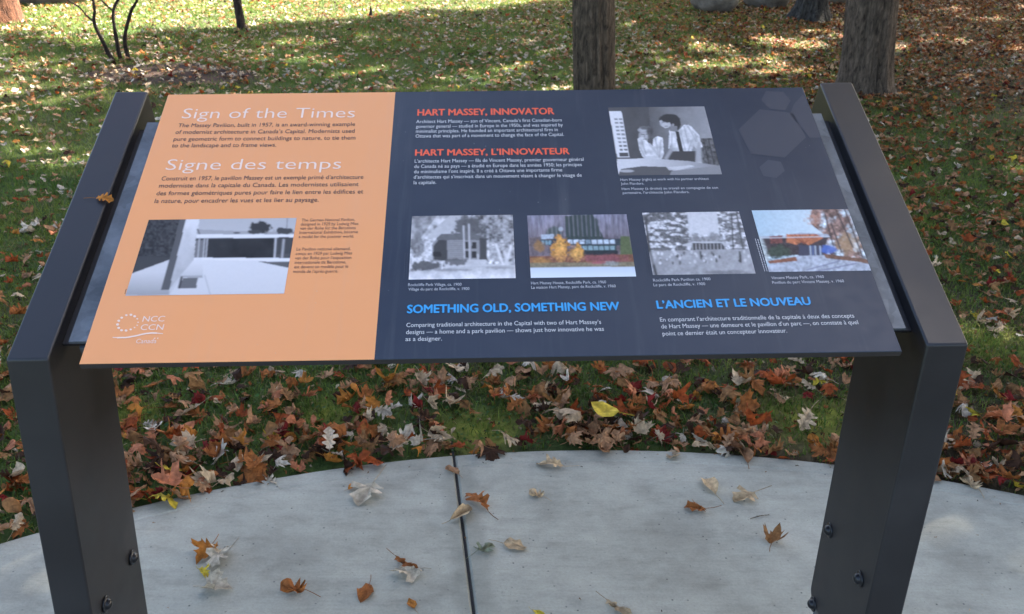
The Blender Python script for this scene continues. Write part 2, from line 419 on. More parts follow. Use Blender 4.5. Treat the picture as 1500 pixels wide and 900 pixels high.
def post(side):
    xo = XOFF + side * XO; xi = XOFF + side * (XO - TW)
    zdx = lambda x: x * ROLLP
    ZB = .175 if side > 0 else .11
    K = Pt(S0, NN, 0); T = Pt(S1, NN, 0)
    AD = .15
    nrm = Vector((0, -sa, ca)); ar = Vector((0, ca, sa))
    T2 = T - nrm * AD; yb = K.y + DD
    base = K - nrm * AD
    t = (yb - base.y) / ca; KI = base + ar * t
    zb = ZB
    ln = lambda z: (K.z - z) * -LEAN
    prof = [(K.y - LEAN * (K.z - zb), zb), (K.y, K.z), (T.y, T.z), (T2.y, T2.z), (KI.y, KI.z), (yb - LEAN * (K.z - zb), zb)]
    # round the two bottom corners
    def fillet(P, i, r, n=5):
        a, b, c = Vector(P[i - 1]), Vector(P[i]), Vector(P[(i + 1) % len(P)])
        u = (a - b).normalized(); w = (c - b).normalized(); ang = u.angle(w); d = r / math.tan(ang / 2)
        ctr = b + (u + w).normalized() * (r / math.sin(ang / 2)); p0 = b + u * d; p1 = b + w * d
        o = []
        for k in range(n + 1):
            h = p0.lerp(p1, k / n); o.append(tuple(ctr + (h - ctr).normalized() * r))
        return o
    P2 = [tuple(v) for v in fillet(prof, 5, .022)] 
    full = fillet(prof, 0, .022) + [prof[1]] + [prof[2], prof[3], prof[4]] + P2
    V = []
    for x in (xo, xi):
        for (y, z) in full:
            s = (y * ca + (z - PANEL_Z) * sa)
            V.append((x + TWIST * max(0, s) - SB.x, y - SB.y, z + x * ROLLP))
    n = len(full)
    Fc = [tuple(range(n)), tuple(range(2 * n - 1, n - 1, -1))]
    for i in range(n):
        j = (i + 1) % n; Fc.append((i, n + i, n + j, j))
    o = mesh_obj('post', V, Fc, M['post'], sign)
    import bmesh
    bm = bmesh.new(); bm.from_mesh(o.data); bmesh.ops.recalc_face_normals(bm, faces=bm.faces)
    bm.edges.ensure_lookup_table()
    es = [e for e in bm.edges if len(e.link_faces) == 2 and e.link_faces[0].normal.angle(e.link_faces[1].normal) > .3]
    bmesh.ops.bevel(bm, geom=es, offset=.0035, segments=3, profile=.5, affect='EDGES', clamp_overlap=True)
    for f in bm.faces: f.smooth = f.calc_area() < .002
    bm.to_mesh(o.data); bm.free()
    # stub bolted inside the post, standing on the pad
    x1, x2 = sorted((xo - side * .008, xi + side * .006)); y1, y2 = .035, .215; z1 = .0; z2 = ZB + .1
    Vs = [(x - SB.x, y - SB.y, z) for z in (z1, z2) for (x, y) in ((x1, y1), (x2, y1), (x2, y2), (x1, y2))]
    mesh_obj('stub', Vs, [(3, 2, 1, 0), (4, 5, 6, 7), (0, 1, 5, 4), (1, 2, 6, 5), (2, 3, 7, 6), (3, 0, 4, 7)], M['zinc'], sign)
    xa, xb, ya, yb2 = x1 - .03, x2 + .03, 0.0, .25
    Vs = [(x - SB.x, y - SB.y, z) for z in (.0005, .0125) for (x, y) in ((xa, ya), (xb, ya), (xb, yb2), (xa, yb2))]
    mesh_obj('base_plate', Vs, [(3, 2, 1, 0), (4, 5, 6, 7), (0, 1, 5, 4), (1, 2, 6, 5), (2, 3, 7, 6), (3, 0, 4, 7)], M['zinc'], sign)
    # bolts on the inner face: domed head over a washer
    pts = ((193, 817), (154, 885)) if side < 0 else ((1216, 777), (1260, 848), (1192, 885))
    pos = [on_x(px, py, xi) for px, py in pts]
    pos = [Vector((xi, p.y, p.z)) for p in pos]
    if side < 0: pos += [Vector((xi, pos[0].y, pos[0].z - .165)), Vector((xi, pos[1].y, pos[1].z - .165))]
    else: pos += [Vector((xi, pos[1].y, pos[1].z - .18))]
    for p in pos:
        V, Fc = [], []; seg = 20
        pr = [(.0145, 0), (.0145, .0022), (.0105, .0026), (.0100, .0045), (.0085, .0075), (.0055, .0098), (.002, .0108)]
        pr = [(0.0145, 0), (.0145, .002), (.0135, .0026), (.0098, .0026), (.0096, .0045), (.0082, .0078), (.0052, .0102), (.0018, .0112)]
        for (r, h) in pr:
            for k in range(seg):
                t = 2 * math.pi * k / seg; V.append((-side * h, r * math.cos(t), r * math.sin(t)))
        V.append((-side * .0114, 0, 0))
        for a in range(len(pr) - 1):
            for k in range(seg):
                Fc.append((a * seg + k, a * seg + (k + 1) % seg, (a + 1) * seg + (k + 1) % seg, (a + 1) * seg + k))
        for k in range(seg): Fc.append(((len(pr) - 1) * seg + k, (len(pr) - 1) * seg + (k + 1) % seg, len(V) - 1))
        b = mesh_obj('bolt', V, Fc, M['bolt'], o, smooth=True)
        b.location = (p.x - side * .0008 - SB.x, p.y - SB.y, p.z)
post(-1); post(1)

# galvanised backing plate with folded front lip
def sheet(name, pts_top, thick, m_, parent, nvec):
    V = [p - SB for p in pts_top] + [p - SB - nvec * thick for p in pts_top]; n = len(pts_top)
    Fc = [tuple(range(n)), tuple(range(2 * n - 1, n - 1, -1))] + [(i, n + i, n + (i + 1) % n, (i + 1) % n) for i in range(n)]
    return mesh_obj(name, V, Fc, m_, parent)
NV = Vector((0, -sa, ca))
Lx, Rx = XOFF - PX, XOFF + PX
sheet('backing_plate', [Qt(PS0, PN, Lx), Qt(PS0, PN, Rx), Qt(PS1, PN, Rx), Qt(PS1, PN, Lx)], .005, M['zinc'], sign, NV)
for s_ in (-1, 1):       # dark strips added to close the side gaps, in place of shade
    xe = XOFF + s_ * (XO - TW - .0005); xx = XOFF + s_ * (PX - .03)
    a, b = sorted((xx, xe))
    sheet('gap_shade_strip', [Qt(PS0 + .004, PN - .0095, a), Qt(PS0 + .004, PN - .0095, b), Qt(PS1 - .01, PN - .0095, b), Qt(PS1 - .01, PN - .0095, a)], .005, M['post'], sign, NV)
    x1, x2 = sorted((XOFF + s_ * (PX - .035), XOFF + s_ * (PX - .012)))
    sheet('bracket', [Qt(PS0 - .0, PN - .0152, x1), Qt(PS0 - .0, PN - .0152, x2), Qt(PS0 + .06, PN - .0152, x2), Qt(PS0 + .06, PN - .0152, x1)], .018, M['zinc'], sign, NV)

# the panel itself
PLEN = .64397; W2 = .6; PTH = .011
def panel_sx(px, py):
    """pixel -> panel coordinates (s up the slope, x across), on the panel's top face"""
    o = PPt(0, 0, 0); es = PPt(1, 0, 0) - o; ex = PPt(0, 0, 1) - o
    n = es.cross(ex); v = ray(px, py); t = (o - EYE).dot(n) / v.dot(n); h = EYE + v * t - o
    a11, a12, a22 = es.dot(es), es.dot(ex), ex.dot(ex); b1, b2 = h.dot(es), h.dot(ex); det = a11 * a22 - a12 * a12
    return (b1 * a22 - b2 * a12) / det, (a11 * b2 - a12 * b1) / det
sb, xb_ = panel_sx(550, 529); st, xt_ = panel_sx(578, 133)
XS = (xb_ + xt_) / 2
V, Fc = [], []
grid = [(0, -W2), (0, XS), (0, W2), (PLEN, W2), (PLEN, XS), (PLEN, -W2)]
bv = .0008
inner = [(bv, -W2 + bv), (bv, XS), (bv, W2 - bv), (PLEN - bv, W2 - bv), (PLEN - bv, XS), (PLEN - bv, -W2 + bv)]
for (s, x) in inner: V.append(PPt(s, 0, x) - SB)
for (s, x) in grid: V.append(PPt(s, -bv, x) - SB)
for (s, x) in grid: V.append(PPt(s, -PTH, x) - SB)
Fc = [(0, 1, 4, 5), (1, 2, 3, 4)]; fm = [0, 1]
for i in range(6):
    j = (i + 1) % 6
    Fc.append((6 + i, 6 + j, j, i)); fm.append(0 if i in (0, 4, 5) else 1)
    Fc.append((12 + i, 12 + j, 6 + j, 6 + i)); fm.append(2)
Fc.append((17, 16, 13, 12)); fm.append(2); Fc.append((16, 15, 14, 13)); fm.append(2)
panel = mesh_obj('panel', V, Fc, [M['orange'], M['navy'], M['edge']], sign, face_mat=fm)

# --- lettering, laid on the panel in panel coordinates
_tc = {}
def text_mesh(body, weight):
    cu = bpy.data.curves.new('t', 'FONT'); cu.body = body; cu.size = 1.0; cu.resolution_u = 3; cu.fill_mode = 'FRONT'
    cu.offset = weight
    o = bpy.data.objects.new('t', cu); col.objects.link(o)
    dg = bpy.context.evaluated_depsgraph_get(); dg.update()
    me = o.evaluated_get(dg).to_mesh()
    n = len(me.vertices); co = np.zeros(n * 3); me.vertices.foreach_get('co', co); co = co.reshape(-1, 3)
    fs = [tuple(p.vertices) for p in me.polygons]
    o.evaluated_get(dg).to_mesh_clear(); bpy.data.objects.remove(o); bpy.data.curves.remove(cu)
    return co, fs
_hh = text_mesh('H', 0)[0]; CAP = _hh[:, 1].max() - _hh[:, 1].min()
def lettering(lines, cap_px, ink, weight=0.0, name='lettering', parent=None, n=.0006, label=None):
    """lines: (text, (x0,y0), (x1,y1)) baseline ends as read off the photograph, turned into panel metres"""
    V, Fc = [], []
    s_ups = []
    for body, a, b in lines:
        sA, xA = panel_sx(*a); sC, xC = panel_sx(a[0], a[1] - cap_px)
        s_ups.append(sC - sA)
    cap = sum(s_ups) / len(s_ups)
    for body, a, b in lines:
        sA, xA = panel_sx(*a); sB_, xB = panel_sx(*b)
        co, fs = text_mesh(body, min(weight, 0))
        bold = [(0, 0)] if weight < .01 else [(-weight, 0), (weight, 0), (0, weight * .8), (0, -weight * .8), (0, 0)]
        w = co[:, 0].max() - co[:, 0].min(); x0 = co[:, 0].min()
        ky = cap / CAP; kx = (xB - xA) / w
        for lay, (bx, by) in enumerate(bold):
            base = len(V)
            for (cx, cy, cz) in co:
                f = (cx + bx - x0) * kx; V.append(PPt(sA + (sB_ - sA) * (f / (xB - xA)) + (cy + by) * ky, n + lay * .00004, xA + f) - SB)
            Fc += [tuple(base + i for i in f) for f in fs]
    o = mesh_obj(name, V, Fc, ink, panel if parent is None else parent)
    if label: o['label'] = label
    return o
lettering([('Sign of the Times', (265.7, 174.2), (519.3, 172.7))], 14.5, M['title_ink'], -.008, 'title')
lettering([('Signe des temps', (242, 249.7), (499, 247.8))], 15.5, M['title_ink'], -.008, 'title')
lettering([("The Massey Pavilion, built in 1957, is an award-winning example", (260.6, 187), (520, 185)),
           ("of modernist architecture in Canada\u2019s Capital. Modernists used", (256.7, 196.8), (519.3, 195)),
           ("pure geometric form to connect buildings to nature, to tie them", (254, 207), (520.4, 205)),
           ("to the landscape and to frame views.", (251.3, 216.5), (404.5, 215.5))], 5.6, M['black_ink'], .006, 'paragraph')
lettering([("Construit en 1957, le pavillon Massey est un exemple prim\u00e9 d\u2019architecture", (236.1, 265), (532.1, 262.6)),
           ("moderniste dans la capitale du Canada. Les modernistes utilisaient", (232.6, 275.5), (525, 273.2)),
           ("des formes g\u00e9om\u00e9triques pures pour faire le lien entre les \u00e9difices et", (228.7, 286.7), (532, 284)),
           ("la nature, pour encadrer les vues et les lier au paysage.", (226, 298), (466.7, 296))], 6.0, M['black_ink'], .006, 'paragraph')
lettering([("The German National Pavilion,", (441.7, 325), (519.7, 324)), ("designed in 1929 by Ludwig Mies", (440.4, 331), (524.9, 330)),
           ("van der Rohe for the Barcelona", (439.6, 337), (521, 336)), ("International Exhibition, became", (438.6, 343.2), (524.1, 342)),
           ("a model for the postwar world.", (437.5, 349.4), (518.4, 348.6))], 4.1, M['caption_ink'], .0, 'caption')
lettering([("Le Pavillon national allemand,", (434.2, 367.6), (513.2, 366.8)), ("con\u00e7u en 1929 par Ludwig Mies", (433.1, 374.1), (515.8, 373.3)),
           ("van der Rohe pour l\u2019exposition", (432.1, 380.6), (514.5, 379.8)), ("internationale de Barcelone,", (431.6, 387.1), (506.7, 386.3)),
           ("est devenu un mod\u00e8le pour le", (430.8, 393.6), (510.1, 392.8)), ("monde de l\u2019apr\u00e8s-guerre.", (429.2, 400.4), (495, 399.8))], 4.3, M['caption_ink'], .0, 'caption')
lettering([("HART MASSEY, INNOVATOR", (611.7, 170), (811.7, 167.8))], 9.0, M['red_ink'], .034, 'heading')
lettering([("Architect Hart Massey \u2014 son of Vincent, Canada\u2019s first Canadian-born", (609.6, 181), (823, 178.6)),
           ("governor general \u2014 studied in Europe in the 1950s, and was inspired by", (609.2, 188.2), (824.6, 185.7)),
           ("minimalist principles. He founded an important architectural firm in", (609.2, 195.2), (817.2, 192.7)),
           ("Ottawa that was part of a movement to change the face of the Capital.", (608.7, 202.3), (826.1, 199.7))], 4.7, M['white_ink'], .004, 'paragraph')
lettering([("HART MASSEY, L\u2019INNOVATEUR", (608.3, 228.7), (834.2, 226.4))], 8.8, M['red_ink'], .034, 'heading')
lettering([("L\u2019architecte Hart Massey \u2014 fils de Vincent Massey, premier gouverneur g\u00e9n\u00e9ral", (607.4, 239), (855, 236.2)),
           ("du Canada n\u00e9 au pays \u2014 a \u00e9tudi\u00e9 en Europe dans les ann\u00e9es 1950; les principes", (606.8, 246.8), (852.3, 243.9)),
           ("du minimalisme l\u2019ont inspir\u00e9. Il a cr\u00e9\u00e9 \u00e0 Ottawa une importante firme", (606.4, 254.5), (823.7, 251.8)),
           ("d\u2019architectes qui s\u2019inscrivait dans un mouvement visant \u00e0 changer le visage de", (606, 262.4), (852.3, 259.5)),
           ("la capitale.", (605.9, 270.5), (638.9, 270.1))], 4.9, M['white_ink'], .004, 'paragraph')
lettering([("Hart Massey (right) at work with his partner architect", (909, 265.6), (1038.4, 264)), ("John Flanders.", (909.6, 271.4), (943.6, 271)),
           ("Hart Massey (\u00e0 droite) au travail en compagnie de son", (911, 279), (1052, 277)),
           ("partenaire, l\u2019architecte John Flanders.", (912.4, 284.8), (1010, 283.4))], 3.5, M['grey_ink'], .0, 'caption')
lettering([("Rockcliffe Park Village, ca. 1900", (597.8, 419.7), (676, 419)), ("Village du parc de Rockcliffe, v. 1900", (598.3, 426.3), (687.5, 425.4))], 4.0, M['grey_ink'], .0, 'caption')
lettering([("Hart Massey House, Rockcliffe Park, ca. 1960", (778, 417.3), (887.9, 415.6)), ("La maison Hart Massey, parc de Rockcliffe, v. 1960", (778.4, 423.7), (901.9, 421.5))], 4.0, M['grey_ink'], .0, 'caption')
lettering([("Rockcliffe Park Pavilion ca. 1900", (956.9, 413.1), (1040.9, 411.1)), ("Le parc de Rockcliffe, v. 1900", (957.6, 420), (1033.2, 418.3))], 4.0, M['grey_ink'], .0, 'caption')
lettering([("Vincent Massey Park, ca. 1960", (1130.4, 409.7), (1207.2, 407.7)), ("Pavillon du parc Vincent Massey, v. 1960", (1131.6, 416.5), (1236.7, 414.1))], 4.0, M['grey_ink'], .0, 'caption')
lettering([("SOMETHING OLD, SOMETHING NEW", (596.6, 459.3), (907.5, 454.7))], 11.6, M['blue_ink'], .034, 'heading')
lettering([("Comparing traditional architecture in the Capital with two of Hart Massey\u2019s", (595.2, 479.8), (880.6, 475)),
           ("designs \u2014 a home and a park pavilion \u2014 shows just how innovative he was", (594.7, 490.1), (884.7, 485.2)),
           ("as a designer.", (593.9, 500.2), (647.2, 499.4))], 6.1, M['white_ink'], .006, 'paragraph')
lettering([("L\u2019ANCIEN ET LE NOUVEAU", (963.1, 452.6), (1188, 447))], 11.2, M['blue_ink'], .034, 'heading')
lettering([("En comparant l\u2019architecture traditionnelle de la capitale \u00e0 deux des concepts", (967.2, 471.8), (1251.6, 465.8)),
           ("de Hart Massey \u2014 une demeure et le pavillon d\u2019un parc \u2014, on constate \u00e0 quel", (968.9, 481.8), (1257.6, 475.4)),
           ("point ce dernier \u00e9tait un concepteur innovateur.", (970.8, 492.3), (1153.2, 487.8))], 6.1, M['white_ink'], .006, 'paragraph')

def flat_shape(name, polys, ink, n=.0006, parent=None):
    V, Fc = [], []
    for P in polys:
        b = len(V)
        for (x, y) in P:
            s, xx = panel_sx(x, y); s = min(max(s, .001), PLEN - .001); xx = min(max(xx, -W2 + .001), W2 - .001)
            V.append(PPt(s, n, xx) - SB)
        Fc.append(tuple(range(b, b + len(P))))
    return mesh_obj(name, V, Fc, ink, parent or panel)
# emblem: ring of dots, two rows of capitals, wave, small word with flag
em = empty('emblem'); em.parent = panel
Z3 = lambda x, y: (150 + x / 12.5, 440 + y / 12.5)
dots = []
for k, (x, y, r) in enumerate([(440, 280, 26), (525, 272, 30), (592, 300, 30), (640, 345, 20), (655, 410, 16), (640, 465, 16), (355, 325, 28), (302, 382, 30), (280, 450, 32), (300, 512, 30), (352, 555, 30), (435, 560, 30), (520, 540, 26), (590, 505, 18)]):
    cx, cy = Z3(x, y); rr = r / 12.5 * .85
    dots.append([(cx + rr * math.cos(t) * 1.05, cy + rr * .8 * math.sin(t)) for t in np.linspace(0, 2 * math.pi, 10, endpoint=False)])
flat_shape('dot_ring', dots, M['title_ink'], parent=em)
wv = [(190, 685), (270, 692), (350, 690), (420, 690), (480, 683), (560, 668), (640, 652), (720, 632), (800, 616), (900, 606), (1000, 608), (1110, 618)]
polys = []
for a, b in zip(wv[:-1], wv[1:]):
    t = 13 * (1 if 250 < a[0] < 1000 else .6)
    polys.append([Z3(a[0], a[1] - t), Z3(b[0], b[1] - t), Z3(b[0], b[1] + t), Z3(a[0], a[1] + t)])
flat_shape('wave', polys, M['title_ink'], parent=em)
lettering([('NCC', Z3(730, 397), Z3(1130, 393)), ('CCN', Z3(690, 550), Z3(1110, 547))], 8.0, M['title_ink'], .0, 'lettering', em)
lettering([('Canada', Z3(610, 795), Z3(985, 791))], 6.4, M['title_ink'], .0, 'lettering', em)
flat_shape('flag', [[Z3(955, 690), Z3(972, 690), Z3(966, 715), Z3(949, 715)], [Z3(1010, 689), Z3(1028, 689), Z3(1022, 714), Z3(1004, 714)]], M['title_ink'], parent=em)
# faint hexagons printed in the top right corner
def hexa(cx, cy, rx, ry, rot=0): return [(cx + rx * math.cos(t + rot), cy + ry * math.sin(t + rot)) for t in np.linspace(0, 2 * math.pi, 6, endpoint=False)]
flat_shape('hexagon', [hexa(1131, 196, 50, 38, .15)], M['faint_ink'], .0004)
flat_shape('hexagon', [[(1122, 134), (1147, 135), (1158, 148), (1150, 162), (1127, 160), (1115, 147)]], M['faint_ink'], .0004)
flat_shape('hexagon', [[(1163, 153), (1176, 139), (1181, 146), (1203, 202), (1186, 202), (1167, 180), (1157, 168)]], M['faint_ink'], .0004)
flat_shape('hexagon', [hexa(1131, 248, 19, 14, .2)], M['faint_ink2'], .0004)
# photo credits set sideways: two hair lines of tiny type beside each photograph
def credit(px0, px1, ink, rows=2):
    P = []
    rnd = random.Random(int(px0[0]))
    for r in range(rows):
        k = 0.0
        while k < .97:
            w = rnd.uniform(.02, .06); a = k; b = min(1, k + w)
            dx = r * 3.4
            xa, ya = px0[0] + (px1[0] - px0[0]) * a - dx, px0[1] + (px1[1] - px0[1]) * a
            xb2, yb2 = px0[0] + (px1[0] - px0[0]) * b - dx, px0[1] + (px1[1] - px0[1]) * b
            P.append([(xa, ya), (xa + 1.1, ya), (xb2 + 1.1, yb2), (xb2, yb2)]); k = b + .015
    flat_shape('credit_line', P, ink)
credit((594.5, 409), (596.5, 370), M['faint_ink']); credit((774.5, 405), (771.5, 372), M['faint_ink'], 1)
credit((953, 403), (947, 364), M['faint_ink']); credit((1123, 398), (1109, 350), M['grey_ink'], 2)
credit((182.5, 431), (184.5, 424), M['caption_ink'], 1); credit((902.5, 257), (898.5, 240), M['faint_ink'], 1)

# --- printed photographs: a fine grid whose vertex colours are drawn in numpy
def inside(P, x, y):
    r = np.zeros(x.shape, bool); n = len(P)
    for i in range(n):
        x1, y1 = P[i]; x2, y2 = P[(i + 1) % n]
        if y1 == y2: continue
        c = ((y1 > y) != (y2 > y)) & (x < (x2 - x1) * (y - y1) / (y2 - y1) + x1); r ^= c
    return r
class Pic:
    def __init__(s, corners, off, sc, nx=150):
        """corners TL TR BR BL in crop pixels; off, sc: crop -> photograph"""
        s.off, s.sc = off, sc
        P = [panel_sx(off[0] + c[0] / sc, off[1] + c[1] / sc) for c in corners]
        s.x0 = (P[0][1] + P[3][1]) / 2; s.x1 = (P[1][1] + P[2][1]) / 2; s.st = (P[0][0] + P[1][0]) / 2; s.sb = (P[2][0] + P[3][0]) / 2
        s.x1 = min(s.x1, W2 - .0012)
        s.nx = nx; s.ny = max(8, int(nx * (s.st - s.sb) / (s.x1 - s.x0)))
        U, Vv = np.meshgrid(np.linspace(0, 1, s.nx), np.linspace(0, 1, s.ny)); s.U, s.V = U, Vv
        xx = s.x0 + (s.x1 - s.x0) * U; ss = s.st + (s.sb - s.st) * Vv; s.xx, s.ss = xx, ss
        o = np.array(PPt(0, 0, 0)); es = np.array(PPt(1, 0, 0)) - o; ex = np.array(PPt(0, 0, 1)) - o
        W_ = o + ss[..., None] * es + xx[..., None] * ex
        a, b, _ = to_px(W_.reshape(-1, 3)); s.X = ((a - off[0]) * sc).reshape(U.shape); s.Y = ((b - off[1]) * sc).reshape(U.shape)
        s.c = np.zeros(U.shape + (3,))
    def mask(s, P, soft=0): return inside(P, s.X, s.Y)
    def fill(s, P, c, a=1.0, jit=0):
        m_ = s.mask(P); c = np.array(c, float)
        s.c[m_] = s.c[m_] * (1 - a) + c * a
    def ell(s, cx, cy, rx, ry, c, a=1.0, soft=.25, nz=0, f=.05, seed=1):
        r = np.hypot((s.X - cx) / rx, (s.Y - cy) / ry)
        if nz: r = r + nz * (fbm(s.X * f, s.Y * f, seed=seed) - .5) * 2
        k = (np.clip((1 - r) / soft, 0, 1) * a)[..., None]; s.c = s.c * (1 - k) + np.array(c) * k
    def line(s, a, b, w, c, al=1.0):
        ax, ay = a; bx, by = b; dx, dy = bx - ax, by - ay; L2 = dx * dx + dy * dy
        t = np.clip(((s.X - ax) * dx + (s.Y - ay) * dy) / L2, 0, 1); d = np.hypot(s.X - ax - t * dx, s.Y - ay - t * dy)
        k = (np.clip(1.4 - d / w, 0, 1) * al)[..., None]; s.c = s.c * (1 - k) + np.array(c) * k
    def tex(s, m_, amp, f, seed, oct=4, fy=None):
        n = fbm(s.X * f, s.Y * (fy or f), seed=seed, oct=oct); k = 1 + amp * (n - .5) * 2
        s.c = np.where(m_[..., None], s.c * k[..., None], s.c)
    def grad(s, P, c1, c2, axis='Y', a=0, b=100):
        m_ = s.mask(P) if P is not None else np.ones(s.U.shape, bool)
        t = np.clip(((s.Y if axis == 'Y' else s.X) - a) / (b - a), 0, 1)[..., None]
        g = np.array(c1) * (1 - t) + np.array(c2) * t
        s.c = np.where(m_[..., None], g, s.c)
    def build(s):
        for _ in range(1 if s.nx >= 170 and s.off[1] == 300 and s.off[0] == 170 or s.off[0] == 880 else 2):
            q_ = np.pad(s.c, ((1, 1), (1, 1), (0, 0)), 'edge'); q_ = (q_[:-2] + 2 * q_[1:-1] + q_[2:]) / 4; s.c = (q_[:, :-2] + 2 * q_[:, 1:-1] + q_[:, 2:]) / 4
        V = [PPt(float(a), .0004, float(b)) - SB for a, b in zip(s.ss.ravel(), s.xx.ravel())]
        idx = np.arange(s.nx * s.ny).reshape(s.ny, s.nx)
        F = np.stack([idx[:-1, :-1], idx[1:, :-1], idx[1:, 1:], idx[:-1, 1:]], -1).reshape(-1, 4)
        c = np.clip(s.c, .004, 1).reshape(-1, 3)
        me = fast_mesh('photograph', np.array([tuple(v) for v in V]), F, M['photo'], c)
        return link(bpy.data.objects.new('photograph', me), panel)
G = lambda v, k=0: (v * 1.04, v * .97, v * .97)      # cool monochrome ink
ALL = lambda p: np.ones(p.U.shape, bool)
# 1: long low white building with a leaning wall, bench and dark trees (crop 6 coordinates)
p = Pic([(180, 85), (1015, 78), (948, 508), (60, 508)], (170, 300), 3.846, 190)
p.grad(None, G(.42), G(.50), 'Y', 80, 300)
p.grad([(50, 270), (1020, 300), (1000, 520), (30, 520)], G(.42), G(.62), 'X', 60, 700)
p.fill([(100, 70), (400, 70), (330, 330), (60, 400)], G(.035)); mk = p.mask([(100, 70), (400, 70), (330, 290), (60, 290)]); p.tex(mk, 1.6, .09, 4, 5)
p.fill([(130, 290), (330, 300), (290, 330), (95, 388)], G(.045)); 
p.grad([(60, 400), (300, 312), (300, 510), (40, 510)], G(.55), G(.30), 'Y', 380, 510)
p.fill([(362, 80), (400, 80), (300, 480), (252, 482)], G(.09))
p.grad([(395, 80), (470, 80), (445, 300), (300, 478)], G(.60), G(.38), 'Y', 100, 470)
mk = p.mask([(395, 80), (470, 80), (445, 300), (300, 478)]); p.tex(mk, .2, .02, 9)
p.fill([(455, 140), (700, 150), (1010, 155), (1010, 170), (455, 168)], G(.33))
p.fill([(455, 168), (1010, 168), (1005, 190), (455, 190)], G(.68))
p.fill([(450, 190), (1008, 188), (990, 310), (440, 310)], G(.07))
p.fill([(450, 205), (500, 200), (495, 300), (440, 300)], G(.16)); 
for x in (470, 500, 515): p.line((x, 190), (x - 10, 310), 4, G(.42))
p.fill([(520, 196), (890, 190), (885, 304), (510, 308)], G(.018)); mk = p.mask([(520, 196), (890, 190), (885, 304), (510, 308)]); p.tex(mk, .8, .015, 3)
p.fill([(915, 185), (1008, 185), (1000, 275), (905, 280)], G(.05)); p.line((900, 190), (893, 300), 5, G(.5)); p.line((945, 200), (935, 300), 7, G(.35))
p.grad([(440, 310), (990, 306), (960, 510), (300, 510)], G(.62), G(.56), 'Y', 310, 500)
p.fill([(440, 300), (990, 302), (988, 318), (440, 312)], G(.70))
p.fill([(800, 322), (985, 324), (975, 358)], G(.10))
p.grad([(470, 300), (490, 310), (490, 400), (365, 405), (440, 310)], G(.66), G(.5), 'Y', 300, 400)
p.fill([(365, 400), (490, 400), (488, 414), (360, 412)], G(.34)); p.fill([(378, 414), (460, 414), (452, 472), (355, 472)], G(.12)); p.line((370, 412), (355, 468), 7, G(.04))
p.line((500, 400), (530, 505), 3, G(.40)); p.line((460, 140), (470, 165), 4, G(.1))
p.ell(815, 130, 62, 38, G(.03), 1, .2, .35, .06, 3); p.ell(950, 148, 60, 20, G(.05), 1, .2, .4, .06, 4); p.ell(780, 155, 50, 14, G(.05), 1, .3, .3, .08, 5)
p.ell(680, 160, 22, 6, G(.1)); p.line((965, 80), (962, 135), 3, G(.2)); p.tex(ALL(p), .06, .3, 8)
p.build()
# 2: two draughtsmen leaning over a table, light window grille (crop C)
p = Pic([(60, 40), (755, 32), (890, 528), (125, 540)], (880, 150), 5.0, 170)
p.grad(None, G(.09), G(.30), 'X', 330, 800)
p.fill([(50, 30), (350, 30), (380, 420), (90, 420)], G(.07)); p.tex(ALL(p), .2, .02, 2)
p.fill([(60, 66), (150, 66), (212, 405), (120, 405)], G(.66))
for r in range(9):
    for c_ in range(2):
        y = 118 + r * 28; x = 88 + c_ * 34 + (y - 66) * .175; p.fill([(x, y), (x + 24, y), (x + 27, y + 14), (x + 3, y + 14)], G(.26 if r < 7 else .15))
p.fill([(132, 372), (200, 370), (205, 398), (138, 400)], G(.07))
p.fill([(730, 265), (830, 265), (880, 470), (740, 470)], G(.10)); mk = p.mask([(730, 265), (830, 265), (880, 470), (740, 470)]); p.tex(mk, 1.2, .06, 6)
for x in (752, 790, 826): p.line((x, 275), (x + 40, 455), 4, G(.03))
p.ell(405, 130, 50, 22, G(.12), .7)
p.ell(318, 250, 46, 52, G(.30), 1, .2); p.ell(325, 196, 52, 24, G(.32), 1, .3, .2); p.ell(360, 215, 30, 40, G(.05), .9, .4); p.ell(300, 205, 34, 18, G(.5), .6); p.ell(318, 245, 32, 30, G(.42), .8, .4)
p.fill([(268, 270), (300, 250), (350, 300), (380, 270), (415, 250), (455, 262), (462, 380), (445, 420), (340, 425), (305, 400), (280, 340)], G(.60))
mk = p.mask([(268, 270), (300, 250), (350, 300), (380, 270), (415, 250), (455, 262), (462, 380), (445, 420), (340, 425), (305, 400), (280, 340)]); p.tex(mk, .55, .03, 11)
p.fill([(340, 270), (385, 262), (380, 320), (352, 300)], G(.07)); p.line((360, 310), (430, 400), 10, G(.38), .7)
p.ell(500, 130, 76, 46, G(.035), 1, .15, .12); p.ell(545, 165, 44, 50, G(.03), 1, .2); p.ell(470, 158, 42, 30, G(.50), 1, .35); p.ell(500, 180, 34, 26, G(.25), .9, .4)
p.fill([(500, 205), (560, 220), (610, 165), (660, 175), (720, 240), (745, 330), (700, 345), (680, 320), (665, 362), (520, 360), (510, 340)], G(.60))
mk = p.mask([(500, 205), (560, 220), (610, 165), (660, 175), (720, 240), (745, 330), (700, 345), (680, 320), (665, 362), (520, 360), (510, 340)]); p.tex(mk, .6, .028, 13)
p.fill([(428, 140), (452, 122), (500, 128), (512, 165), (505, 190), (470, 192), (452, 178), (440, 160)], G(.46)); p.ell(500, 118, 72, 34, G(.03), 1, .2, .2, .06, 41); p.ell(555, 150, 34, 50, G(.03), 1, .2, .2, .06, 42)
p.fill([(500, 180), (560, 175), (560, 220), (505, 212)], G(.2)); p.ell(530, 168, 9, 13, G(.34), .9, .4); p.line((448, 148), (478, 146), 3, G(.10)); p.line((470, 178), (490, 176), 3, G(.14)); p.line((452, 150), (440, 164), 3, G(.3)); p.line((505, 190), (480, 196), 6, G(.16))
